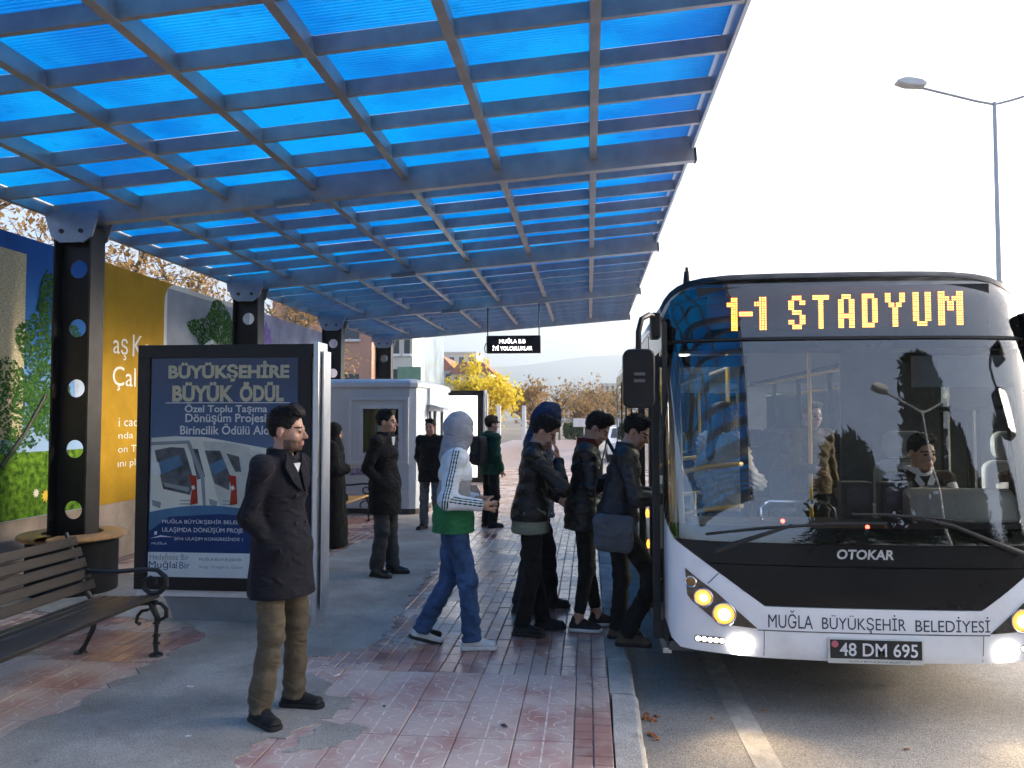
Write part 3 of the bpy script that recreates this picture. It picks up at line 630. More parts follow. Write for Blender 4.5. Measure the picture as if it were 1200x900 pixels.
wf=frame4(.75,2.3,1.05,1.85,.06,kw1-.02,.04,kio2,'window_frame',K,'y')
m=MB(); m.bb(kw1-.01,kw1+.02,1.5,1.54,1.1,1.8); m.build('mullion',kio2,wf); m=MB(); m.add([(kw1-.008,.8,1.1),(kw1-.008,2.25,1.1),(kw1-.008,2.25,1.8),(kw1-.008,.8,1.8)],[(0,1,2,3)]); m.build('pane',gk,wf)
m=MB(); m.prism([(kw1+.02,1.9),(kw1+.4,1.80),(kw1+.4,1.815),(kw1+.02,1.925)],lambda u,v,t_:(u,t_,v),.65,2.4); m.build('flap_awning',kio2,K)
m=MB(); m.bb(kw1-.02,kw1+.22,.8,2.25,1.0,1.03); m.build('counter_shelf',kio2,K)
for z in (.36,.62): 
    m=MB(); m.bb(kw0,kw1-ch,-.012,.0,z,z+.03); m.build('moulding',kio2,K)
m=MB(); gp=[(-.62,0,.74),(-.6,0,.80),(-.52,0,.79),(-.58,0,.73),(-.5,0,.69),(-.58,0,.68),(-.44,0,.7),(-.46,0,.79),(-.38,0,.76),(-.42,0,.69),(-.3,0,.7),(-.33,0,.76),(-.26,0,.78),(-.3,0,.68)]
m.tube([(x+.0,-.015,z) for x,y,z in gp],.012,5); m.build('graffiti_mark',M('purple_spray',(.1,.05,.25)),K)
# hanging display
ledm=EM('led_white',(1.0,.93,.95),1.1)
HD=empty('led_display',(-1.43,15.1,2.9),0,'small black led board hanging from the canopy end','display')
m=MB(); m.bb(-.52,.52,-.05,.05,0,.34); m.build('case',black_metal,HD,bevel=.012)
for x in (-.5,.49): m=MB(); m.cyl((x,0,.3),(x,0,1.12+.08*x),.012,n=8); m.build('hanger_rod',black_metal,HD)
m=MB(); m.tube([(-.5,0,.93),(-.56,0,.99),(-.7,0,1.0),(-1.6,0,.93)],.012,6); m.build('conduit',black_metal,HD)
m=MB(); m.tube([(-.53,0,.2),(-.56,0,.12),(-.55,0,.02),(-.5,-.01,.04)],.01,6); m.build('cable',black_metal,HD)
text('MUĞLA B.B',.5,HD,ledm,(-.27,-.0525,.19),(R(90),0,0),'lit_text',height=.1)
text('İYİ YOLCULUKLAR',.76,HD,ledm,(-.4,-.0525,.055),(R(90),0,0),'lit_text',height=.1)
# ================================================================== city bus
busw=M('bus_white',(.72,.71,.69),.24,0,.0,2.2,.0,40,coat=.5,rvar=.08,c2=(.84,.85,.86),ramp=(.30,.46),detail=9)
busb=M('bus_black_gloss',(.008,.008,.009),.2,0,.2,3,.0,40,spec=.25,rvar=.06)
rubber=M('rubber',(.018,.018,.018),.7,0,.2,10)
screen=GLASS('windscreen_glass',(.95,.97,.96),2.15); sideg=GLASS('side_glass',(.62,.68,.66),1.52); doorg=GLASS('door_glass',(.8,.86,.84),1.5)
dest_g=GLASS('destination_glass',(.8,.8,.8),2.1)
int_grey=M('interior_grey',(.33,.36,.36),.6,0,.08,3); int_dark=M('interior_dark',(.06,.06,.065),.6,0,.2,5,.1,60); int_floor=M('interior_floor',(.09,.09,.095),.6)
cowlm=M('cowl_cream',(.55,.53,.46),.5,0,.05); yrail=M('yellow_rail',(.75,.47,.06),.35,0,.08,coat=.3); chrome=M('chrome',(.75,.76,.78),.12,1,.02)
seatm=M('seat_fabric',(.05,.06,.09),.85,0,.3,40); creamp=M('cream_pole',(.7,.66,.5),.4)
HW=1.17
BUS=empty('city_bus',(1.66,4.9,0),0,'white city bus with black front pulled up at the stop','bus')
_rz=[.15,.25,.40,.60,.95,1.3,2.1,2.3,2.45,2.6,2.7]; _ry=[.06,.015,0,.0,.035,.105,.30,.355,.41,.52,.66]
def FY(x,z):
    q=min(1.0,abs(x)/HW); return float(np.interp(z,_rz,_ry))+.05*q*q+.33*(1-(max(0,1-q**4))**.25)
def ZR(x): return 2.36+.28*(max(0,1-(abs(x)/HW)**7))**.5
def patch(poly,off,name,mat,parent=BUS,rim=.03,step=.06,smooth=True,fy=FY):
    bm=bmesh.new(); f=bm.faces.new([bm.verts.new((x,0,z)) for x,z in poly])
    xs=[p[0] for p in poly]; zs=[p[1] for p in poly]
    bmesh.ops.triangulate(bm,faces=bm.faces[:])
    def cuts(a,c,s): n=int((c-a)/s); return [a+(c-a)*k/(n+1) for k in range(1,n+1)]
    cx=cuts(min(xs),max(xs),step)+[s*q for s in(-1,1) for q in (1.10,1.125,1.145,1.158,1.166)]
    for x in cx: bmesh.ops.bisect_plane(bm,geom=bm.verts[:]+bm.edges[:]+bm.faces[:],plane_co=(x,0,0),plane_no=(1,0,0))
    for z in cuts(min(zs),max(zs),step): bmesh.ops.bisect_plane(bm,geom=bm.verts[:]+bm.edges[:]+bm.faces[:],plane_co=(0,0,z),plane_no=(0,0,1))
    for v in bm.verts: v.co.y=fy(v.co.x,v.co.z)-off
    bmesh.ops.recalc_face_normals(bm,faces=bm.faces)
    s=sum(ff.normal.y for ff in bm.faces)
    if s>0: bmesh.ops.reverse_faces(bm,faces=bm.faces)
    if rim:
        ed=[e for e in bm.edges if e.is_boundary]; ex=bmesh.ops.extrude_edge_only(bm,edges=ed)
        for v in [e for e in ex['geom'] if isinstance(e,bmesh.types.BMVert)]: v.co.y+=rim
    me=bpy.data.meshes.new(name); bm.to_mesh(me); bm.free(); me.materials.append(mat)
    if smooth: me.polygons.foreach_set('use_smooth',[True]*len(me.polygons)); me.set_sharp_from_angle(angle=R(35))
    return link(name,me,parent)
inner=[(1.165,.99),(1.15,.945),(1.126,.900),(1.05,.845),(.913,.745),(.778,.645),(.681,.565),(.65,.545),(.615,.535)]
neg=lambda L:[(-x,z) for x,z in L]
pl_=[(-1.17,1.04),(-1.17,.36),(-1.15,.29),(-1.10,.245),(-.6,.225),(-.30,.222),(.30,.222),(.6,.225),(1.10,.245),(1.15,.29),(1.17,.36),(1.17,1.04)]
body=patch(pl_+inner+neg(inner)[::-1],0,'front_bumper',busw,rim=.05,step=.05)
patch([(-.612,.54),(.612,.54),(.648,.55),(.678,.57),(.775,.65),(.91,.75),(.945,.772),(-.945,.772),(-.91,.75),(-.775,.65),(-.678,.57),(-.648,.55)],-.006,'lower_black_panel',busb,step=.07)
patch([(-.95,.778),(.95,.778),(1.045,.85),(1.09,.88),(1.115,.902),(-1.115,.902),(-1.09,.88),(-1.045,.85)],-.006,'upper_black_panel',busb,step=.07)
ws=patch([(-1.165,1.0),(-1.148,.95),(-1.122,.908),(1.122,.908),(1.148,.95),(1.165,1.0),(1.17,1.1),(1.17,2.155),(-1.17,2.155),(-1.17,1.1)],-.004,'windscreen',screen,rim=0,step=.06)
patch([(-1.122,.910),(1.122,.910),(1.15,.96),(1.15,1.0),(-1.15,1.0),(-1.15,.96)],-.022,'frit_band',busb,rim=0)
patch([(-1.169,2.10),(1.169,2.10),(1.169,2.155),(-1.169,2.155)],-.020,'frit_band',busb,rim=0)
for s in (-1,1): patch([(s*1.148,1.0),(s*1.1699,1.0),(s*1.1699,2.15),(s*1.148,2.15)],-.016,'frit_band',busb,rim=0,step=.03)
patch([(-1.165,2.165),(1.165,2.165),(1.165,2.178),(-1.165,2.178)],-.002,'header_strip',rubber)
topc=[(x,ZR(x)-.05) for x in [1.16,1.14,1.1,1.05,.98,.88,.7,.45,.2,0]]; topc=topc+neg(topc)[::-1][1:]
dg=patch([(-1.16,2.182),(1.16,2.182)]+[(x,min(z,2.56)) for x,z in topc],-.004,'destination_window',dest_g,rim=0)
patch([(x,z+.004) for x,z in topc]+[(x*1.004,z+.05) for x,z in topc[::-1]],0,'roof_lip',busb,rim=.02,step=.05)
for s in (-1,1): patch([(s*1.165,2.185),(s*.90,2.185),(s*.86,2.545),(s*1.02,2.53),(s*1.1,2.46),(s*1.145,2.36)],-.012,'destination_mask',busb,rim=0)
# roof
m=MB(); xs=[-1.17,-1.165,-1.15,-1.12,-1.05,-.95,-.75,-.4,0,.4,.75,.95,1.05,1.12,1.15,1.165,1.17]; ysr=[0,.3,.9,1.6,3,5,7,9.2]; vs=[];fs=[]
for x in xs:
    z=ZR(x); y0=FY(x,z)
    for q in ysr: vs.append((x,y0+.0+q*(9.35-y0)/9.2,z))
k=len(ysr)
for i in range(len(xs)-1):
    for j in range(k-1): fs.append((i*k+j,(i+1)*k+j,(i+1)*k+j+1,i*k+j+1))
m.add(vs,fs); m.build('roof',busw,BUS,smooth=True)
m=MB(); m.prism(rrect(-.75,.75,2.6,2.82,.08),fXZ,4.2,6.4); m.build('roof_unit',busw,BUS,smooth=True)
m=MB(); m.bb(-1.12,1.12,.75,9.3,2.27,2.31); m.build('ceiling',int_grey,BUS)
m=MB(); m.cyl((-.95,.9,2.62),(-.95,.9,2.72),.03,.02,10); m.cyl((-.95,.9,2.72),(-.95,.9,2.75),.012,n=8); m.build('roof_antenna',black_metal,BUS)
# sides: openings left for door and windows
def side(s,segs,name,mat,x=None,t=.03):
    x=HW if x is None else x
    for (y0,y1,z0,z1) in segs:
        m=MB(); a,c=sorted((s*x,s*(x-t))); m.bb(a,c,y0,y1,z0,z1); m.build(name,mat,BUS)
def skirt(s,y0,y1,arches,name):
    pts=[(y0,.12)]
    for yc in arches:
        pts+=[(yc-.53,.12)]+[(yc-.53*math.cos(R(a)),.34+.50*math.sin(R(a))) for a in range(0,181,15)]+[(yc+.53,.12)]
    pts+=[(y1,.12),(y1,.98),(y0,.98)]
    m=MB(); m.prism([(a,c) for a,c in pts],fYZ,s*HW,s*(HW-.03)); m.build(name,busw,BUS)
FA,RA=2.35,7.0
skirt(-1,1.72,9.3,(FA,RA),'side_panel'); skirt(1,.40,9.3,(FA,RA),'side_panel')
side(-1,[(.44,.52,.2,2.3)],'door_pillar',rubber); side(-1,[(1.64,1.72,.12,2.3)],'door_pillar',rubber); side(-1,[(.52,1.64,2.12,2.34)],'door_header',busb)
side(-1,[(1.72,9.3,2.2,2.34)],'cant_rail',busb); side(1,[(.44,9.3,2.2,2.34)],'cant_rail',busb)
wy=[1.72,3.1,4.5,5.9,7.3,9.3]
for i in range(5):
    side(-1,[(wy[i],wy[i]+.06,.98,2.2)],'window_pillar',rubber)
    m=MB(); m.add([(-HW+.01,wy[i]+.06,.98),(-HW+.01,wy[i+1],.98),(-HW+.01,wy[i+1],2.2),(-HW+.01,wy[i]+.06,2.2)],[(0,1,2,3)]); m.build('side_window',sideg,BUS)
wyr=[1.95,3.3,4.7,6.1,7.5,9.3]
for i in range(5):
    side(1,[(wyr[i],wyr[i]+.06,.98,2.2)],'window_pillar',rubber)
    m=MB(); m.add([(HW-.01,wyr[i]+.06,.98),(HW-.01,wyr[i+1],.98),(HW-.01,wyr[i+1],2.2),(HW-.01,wyr[i]+.06,2.2)],[(0,1,2,3)]); m.build('side_window',sideg,BUS)
# driver's side window with sliding frame
side(1,[(.44,.60,.98,2.2)],'front_pillar',busb)
dwin=frame4(.60,1.95,1.0,2.2,.05,HW-.035,.04,rubber,'driver_window',BUS,'y')
m=MB(); m.add([(HW-.012,.62,1.03),(HW-.012,1.92,1.03),(HW-.012,1.92,2.17),(HW-.012,.62,2.17)],[(0,1,2,3)]); m.build('pane',doorg,dwin)
frame4(.66,1.88,1.06,1.75,.035,HW-.055,.03,rubber,'sliding_frame',dwin,'y'); m=MB(); m.bb(HW-.055,HW-.025,1.24,1.275,1.09,1.72); m.build('sliding_stile',rubber,dwin)
m=MB(); m.bb(-HW,HW,9.3,9.34,.15,2.4); m.build('rear_wall',busw,BUS); m=MB(); m.bb(-.9,.9,9.285,9.298,1.1,2.1); m.build('rear_window',sideg,BUS)
m=MB(); m.bb(-HW+.03,HW-.03,.45,9.3,.14,.2); m.build('floor',int_floor,BUS)
m=MB(); m.bb(-1.05,1.05,1.0,9.2,.05,.13); m.build('underbody',rubber,BUS)
m=MB(); m.bb(-HW-.005,-HW+.05,.52,1.64,.10,.135); m.build('door_step',alu,BUS)
# wheels
tyre=M('tyre',(.02,.02,.02),.8,0,.2,20,.2,60)
for s in (-1,1):
    for y in (FA,RA):
        x0=s*(HW-.06); w_=MB(); w_.lathe([(.25,-.12),(.43,-.13),(.462,-.09),(.462,.09),(.43,.13),(.25,.12)],32)
        W=w_.build('wheel',tyre,BUS,smooth=True,loc=(s*(HW-.18),y,.332),rot=(0,R(90),0))
        r_=MB(); r_.lathe([(.252,-.1),(.252,.1),(.2,.06*s),(.12,.05*s),(.10,.1*s),(.0,.1*s)],24); r_.build('rim',alu,W,smooth=True)
# doors folded inward, perpendicular to the side
def leaf(y,xa,xb,name='door_leaf'):
    L=empty(name,(0,y,0)); L.parent=BUS
    m=MB(); w=.05; z0,z1=.19,2.08
    for (p,q,r_,s_) in ((xa,xb,z0,z0+.12),(xa,xb,z1-.075,z1),(xa,xa+w,z0+.12,z1-.075),(xb-w,xb,z0+.12,z1-.075)): m.bb(p,q,-.022,.022,r_,s_)
    m.build('leaf_frame',rubber,L,bevel=.006)
    m=MB(); m.add([(xa+w,0,z0+.12),(xb-w,0,z0+.12),(xb-w,0,z1-.075),(xa+w,0,z1-.075)],[(0,1,2,3)]); m.build('pane',doorg,L)
    for z in (1.34,1.06):
        m=MB(); m.tube([(xa+.13,-.025,z-.09),(xa+.15,-.08,z-.07),(xa+.22,-.1,z-.03),(xa+.35,-.1,z),(xb-.08,-.09,z+.015),(xb-.05,-.025,z+.015)],.017,8); m.build('grab_handle',yrail,L,smooth=True)
    return L
leaf(.56,-1.235,-.60); leaf(1.60,-1.26,-.70)
m=MB(); m.cyl((-.955,.62,.2),(-.955,.62,1.16),.02,n=10); m.build('handrail_pole',creamp,BUS,smooth=True)
for z,y in ((.86,1.9),(.45,2.9),(.62,1.8)):
    m=MB(); m.lathe([(0,-.012),(.035,-.008),(.035,.0),(0,.01)],12); m.build('marker_lamp',EM('marker_amber',(1,.3,.03),.9),BUS,loc=(-HW-.01,y,z),rot=(0,R(-90),0))
# headlight clusters
hl_dark=M('lamp_housing',(.11,.09,.07),.3,.4,.3,30); lens_g=GLASS('lens_glass',(.9,.9,.9),1.45)
warm=EM('lamp_warm',(1,.40,.07),.34); warm2=EM('lamp_warm_core',(1,.72,.34),1.6); foge=EM('lamp_fog',(1,.93,.82),5.0); drle=EM('lamp_drl',(1,.97,.9),1.6); amb=M('lamp_amber',(.55,.25,.05),.3)
hp=[(-1.072,.735),(-1.062,.575),(-1.035,.54),(-.88,.418),(-.66,.402),(-.9,.61),(-.975,.66)]
def disc(x,z,r,off,mat,name,par,dome=.012,ry=1):
    m=MB(); N=20; vs=[(x,FY(x,z)-off-dome,z)]
    for rr,dd in ((.6,.8),(1,0)):
        for k in range(N):
            a=2*math.pi*k/N; xx=x+r*rr*math.cos(a); zz=z+r*rr*math.sin(a)*ry; vs.append((xx,FY(xx,zz)-off-dome*dd,zz))
    fs=[(0,1+k,1+(k+1)%N) for k in range(N)]+[(1+k,1+N+k,1+N+(k+1)%N,1+(k+1)%N) for k in range(N)]
    m.add(vs,fs); return m.build(name,mat,par,smooth=True)
for s in (-1,1):
    P=[(-s*x,z) for x,z in hp]
    H=patch(P,.003,'headlight',hl_dark,rim=.02,step=.04)
    patch([(x*1.0,z) for x,z in P],.010,'lens',lens_g,H,rim=0,step=.05)
    disc(s*.970,.568,.047,.0035,warm,'lamp',H); disc(s*.970,.568,.022,.0165,warm2,'bulb',H,.004)
    disc(s*.852,.478,.060,.0035,warm,'lamp',H); disc(s*.852,.478,.036,.0165,warm2,'bulb',H,.004)
    disc(s*1.04,.655,.026,.0035,amb,'indicator',H,.006)
    for (bx,bz,br) in ((.970,.568,.053),(.852,.478,.066),(1.04,.655,.030)):
        m=MB(); m.tube([(s*bx+br*math.cos(k*math.pi/12),FY(s*bx+br*math.cos(k*math.pi/12),bz+br*math.sin(k*math.pi/12))-.007,bz+br*math.sin(k*math.pi/12)) for k in range(25)],.005,6); m.build('bezel',chrome,H,smooth=True)
    D=patch(rrect(-s*1.022 if s<0 else .845,-.845 if s<0 else 1.022,.293,.336,.018) if s>0 else rrect(-1.022,-.845,.293,.336,.018),.003,'daytime_lamp',hl_dark,rim=.01,step=.05)
    for k in range(5): disc(s*(1.0-.034*k),.315,.015,.0035,drle,'diode',D,.006)
    fg=disc(s*.757,.298,.075,.003,foge,'fog_lamp',BUS,.015,.82)
    ld=bpy.data.lights.new('fog_beam','SPOT'); ld.energy=6; ld.color=(1,.74,.42); ld.spot_size=R(105); ld.spot_blend=.9; ld.shadow_soft_size=.06
    lo_=bpy.data.objects.new('fog_beam',ld); col.objects.link(lo_); lo_.parent=BUS; lo_.location=(s*.757,FY(s*.757,.298)-.05,.298); lo_.rotation_euler=(-R(66),0,0)
# seams, lettering, plate
seam=M('panel_seam',(.12,.12,.125),.6)
patch([(-.66,.398),(.66,.398),(.66,.391),(-.66,.391)],.0012,'panel_seam',seam,rim=0); 
for s in (-1,1): patch([(s*.62,.391),(s*.625,.391),(s*.625,.24),(s*.62,.24)],.0012,'panel_seam',seam,rim=0); patch([(s*.878,.715),(s*.884,.718),(s*.945,.655),(s*.940,.651)],.0012,'panel_seam',seam,rim=0)
btxt=M('bus_letter_dark',(.03,.035,.06),.5); silver=M('badge_silver',(.6,.6,.6),.3,.6)
def wrap(o,off):
    me=o.data
    for v in me.vertices:
        x=v.co.x+o.location.x; z=v.co.y+o.location.z; v.co.z=-(FY(x,z)-off-o.location.y)
for wd_,x0_,w__,h__,z__ in (('MUĞLA',-.60,.255,.108,.412),('BÜYÜKŞEHİR',-.293,.475,.112,.3955),('BELEDİYESİ',.235,.425,.091,.412)):
    o=text(wd_,w__,BUS,btxt,(x0_,.0,z__),(R(90),0,0),'operator_lettering',height=h__,ext=0); wrap(o,.002)
o=text('OTOKAR',.325,BUS,silver,(-.195,.0,.822),(R(90),0,0),'maker_badge',height=.058,ext=0,bold=.03,shear=.15); wrap(o,.002)
PLT=empty('number_plate',(.005,-.012,.3)); PLT.parent=BUS
m=MB(); m.bb(-.27,.27,0,.015,-.078,.066); m.build('plate_holder',M('plate_white',(.6,.6,.55),.4),PLT,bevel=.004)
m=MB(); m.bb(-.258,.258,-.003,.001,-.048,.060); m.build('plate',M('plate_black',(.012,.013,.016),.35),PLT)
pw=flatm('plate_letter',(.75,.75,.74)); text('48 DM 695',.44,PLT,pw,(-.205,-.0045,-.034),(R(90),0,0),'plate_number',height=.078,bold=.012,ext=0)
text('MUĞLA BÜYÜKŞEHİR BELEDİYESİ',.34,PLT,btxt,(-.15,-.0015,-.071),(R(90),0,0),'plate_text',height=.014,ext=0)
m=MB(); m.cyl((-.232,-.003,.035),(-.232,-.006,.035),.02,n=16); m.build('plate_emblem',M('emblem_red',(.5,.12,.16)),PLT)
# destination display: dot letters behind the glass
F4={'1':['.#..','##..','.#..','.#..','.#..','.#..','.#..'],'-':['....','....','....','####','....','....','....'],'S':['.##.','#..#','#...','.##.','...#','#..#','.##.'],'T':['#####','..#..','..#..','..#..','..#..','..#..','..#..'],'A':['.##.','#..#','#..#','#..#','####','#..#','#..#'],'D':['###.','#..#','#..#','#..#','#..#','#..#','###.'],'Y':['#...#','#...#','.#.#.','..#..','..#..','..#..','..#..'],'U':['#..#','#..#','#..#','#..#','#..#','#..#','.##.'],'M':['#...#','##.##','#.#.#','#.#.#','#...#','#...#','#...#']}
LY=.50
DB=empty('destination_board',(0,LY,0)); DB.parent=BUS
m=MB(); m.bb(-.93,.93,.0,.04,2.17,2.535); m.build('board',M('board_black',(.012,.011,.011),.6,0,.2,40),DB)
ledo=EM('led_orange',(1.0,.27,.035),2.0)
def colx(px): return -.75+(px-851)*1.545/285
for ch,p0,p1,dz in (('1',853,866,0),('-',868,884,.002),('1',886,901,.004),('S',927,947,.008),('T',956,975,.010),('A',986,1005,.013),('D',1014,1032,.015),('Y',1041,1064,.018),('U',1073,1094,.021),('M',1102,1131,.024)):
    g_=F4[ch]; wd=len(g_[0])*2+1; x0,x1=colx(p0),colx(p1)
    if ch=='1': wd=5
    px_=(x1-x0)/wd; pz_=.225/14; m=MB(); r_=.0064; dots=set()
    for r in range(7):
        for c in range(len(g_[0])):
            if g_[r][c]!='#': continue
            dots|={(c*2+a,r*2+d) for a in (0,1,2) for d in (0,1)}
    for (cc,rr) in sorted(dots):
        x=x0+(cc+.5)*px_; z=2.240+dz+.225-(rr+.5)*pz_
        m.add([(x+r_*math.cos(k*math.pi/3),-.003,z+r_*math.sin(k*math.pi/3)) for k in range(6)],[(0,1,2,3,4,5)])
    m.build('lit_letter',ledo,DB)
# wipers
def wiper(pts,blade,name='wiper'):
    W=MB(); W.tube([(x,FY(x,z)-.035,z) for x,z in pts],[.017,.014,.011,.009][:len(pts)],8); o=W.build(name,rubber,BUS,smooth=True)
    B_=MB(); B_.tube([(x,FY(x,z)-.018,z) for x,z in blade],.009,6); B_.build('wiper_blade',rubber,o)
wiper([(.88,.86),(.70,.93),(.46,1.03),(.30,1.065)],[(-.10,1.085),(.1,1.085),(.35,1.07),(.60,1.045)])
wiper([(-.90,.855),(-.76,.91),(-.55,.985),(-.45,1.02)],[(-.95,.95),(-.6,1.0),(-.2,1.03),(.1,1.035)])
# mirrors
def mirror(s):
    Mr=empty('wing_mirror',(s*1.36,-.06,1.72)); Mr.parent=BUS
    m=MB(); m.prism(rrect(-.095,.095,0,.355,.045),fXZ,-.05,.07); m.build('mirror_shell',black_metal,Mr,bevel=.012,smooth=True)
    m=MB(); m.prism(rrect(-.08,.08,.02,.335,.035),fXZ,.071,.074); m.build('mirror_glass',chrome,Mr)
    for z in (.155,.195): m=MB(); m.bb(-.03,.035,-.058,-.05,z,z+.018); m.build('mirror_clip',M('clip_grey',(.12,.12,.12),.5),Mr)
    m=MB(); m.tube([(0,-.0,.35),(0,-.02,.46),(-s*.02,-.0,.54),(-s*.07,.08,.575),(-s*.16,.3,.58)],.017,8); m.build('mirror_arm',black_metal,Mr,smooth=True)
    m=MB(); m.bb(-s*.12-.03,-s*.12+.03,.15,.30,.44,.60); m.build('arm_socket',black_metal,Mr,bevel=.012)
mirror(-1); mirror(1)
# cab interior
m=MB(); m.prism([(.24,.97),(.32,1.0),(.62,1.0),(.75,.9),(.75,.3),(.24,.3)],fYZ,-1.02,1.04); m.build('dashboard',int_dark,BUS,bevel=.02)
m=MB(); m.prism([(.36,1.0),(.40,1.16),(.47,1.21),(.62,1.2),(.66,1.0)],fYZ,.38,1.03); m.build('instrument_cowl',cowlm,BUS,bevel=.03,smooth=True)
for x,mm in ((-.48,EM('tell_tale_red',(1,.05,.03),2.5)),(.02,EM('tell_tale_red2',(1,.05,.03),2.5)),(.13,M('knob_pink',(.5,.2,.2)))):
    m=MB(); m.lathe([(0,-.008),(.012,-.006),(.012,0),(0,.006)],10); m.build('dash_light',mm,BUS,loc=(x,.13,1.03 if x<0 else 1.0),rot=(R(90),0,0))
m=MB(); m.tube([(-.55,.4,1.0),(-.55,.4,1.08),(-.5,.4,1.12),(-.15,.4,1.12),(-.1,.4,1.08),(-.08,.4,1.0)],.013,8); m.build('dash_rail',chrome,BUS,smooth=True)
for x in (.0,.25):
    m=MB(); m.bb(x,x+.2,.55,.66,1.0,1.24); m.build('ticket_machine',int_dark,BUS,bevel=.012)
    m=MB(); m.bb(x+.03,x+.17,.545,.55,1.1,1.2); m.build('machine_screen',M('machine_screen',(.1,.1,.12),.2),BUS)
m=MB(); m.lathe([(.19,-.012),(.205,0),(.19,.012),(.178,0),(.19,-.012)],28); m.build('steering_wheel',int_dark,BUS,smooth=True,loc=(.74,.78,1.10),rot=(R(25),0,0))
for s in (-1,1):
    m=MB(); m.bar((s*1.085,.33,.85),(s*1.085,.60,2.14),.075,.10,up=(0,1,0)); m.build('screen_pillar',int_grey,BUS,bevel=.02)
m=MB(); m.bb(.42,1.02,.42,.46,1.86,2.06); m.build('sun_blind',M('blind',(.3,.31,.3),.7),BUS)
m=MB(); m.bb(-1.1,1.1,.50,.9,2.12,2.26); m.build('header_box',int_dark,BUS)
def seat(x,y,z,mat=seatm,hr=True,nm='passenger_seat'):
    S=empty(nm,(x,y,z)); S.parent=BUS
    m=MB(); m.prism(rrect(-.22,.22,.40,.50,.04),fXZ,-.2,.24); m.build('seat_cushion',mat,S,bevel=.02)
    m=MB(); m.prism(rrect(-.22,.22,.48,1.02,.09),fXZ,.2,.28); m.build('seat_back',mat,S,bevel=.02)
    if hr: m=MB(); m.prism(rrect(-.15,.15,1.03,1.24,.07),fXZ,.19,.27); m.build('headrest',mat,S,bevel=.02)
    m=MB(); m.cyl((0,0,0),(0,0,.41),.05,n=10); m.build('seat_leg',int_dark,S)
seat(.76,1.28,.32,M('driver_seat',(.25,.27,.28),.8),True,'driver_seat')
for x,y in ((-.8,3.3),(-.32,3.3),(.35,3.0),(.85,3.0),(-.8,4.3),(-.32,4.3),(.35,4.0),(.85,4.0),(-.8,5.3),(.35,5.0),(.85,5.0),(.85,6.0),(-.8,6.3)): seat(x,y,.28)
m=MB(); m.bb(.36,1.12,1.72,1.76,.2,2.25); m.build('cab_partition',int_dark,BUS)
m=MB(); m.bb(.34,.37,.9,1.74,.2,1.05); m.build('cab_door',int_grey,BUS)
for x,y in ((-.5,1.9),(.3,2.4),(-.45,4.0),(.2,5.2)):
    m=MB(); m.cyl((x,y,.2),(x,y,2.27),.017,n=8); m.build('handrail_pole',yrail,BUS)
for x in (-.5,.5): m=MB(); m.cyl((x,1.9,2.08),(x,9,2.08),.016,n=8); m.build('ceiling_rail',yrail,BUS)
stripl=EM('strip_light',(1,1,.97),1.6)
for y in (1.3,2.6): m=MB(); m.bb(-.9,-.72,y,y+.5,2.255,2.268); m.build('strip_light',stripl,BUS)
m=MB(); m.bb(-1.09,-.95,1.95,3.0,.2,1.1); m.build('wheel_box',int_grey,BUS)
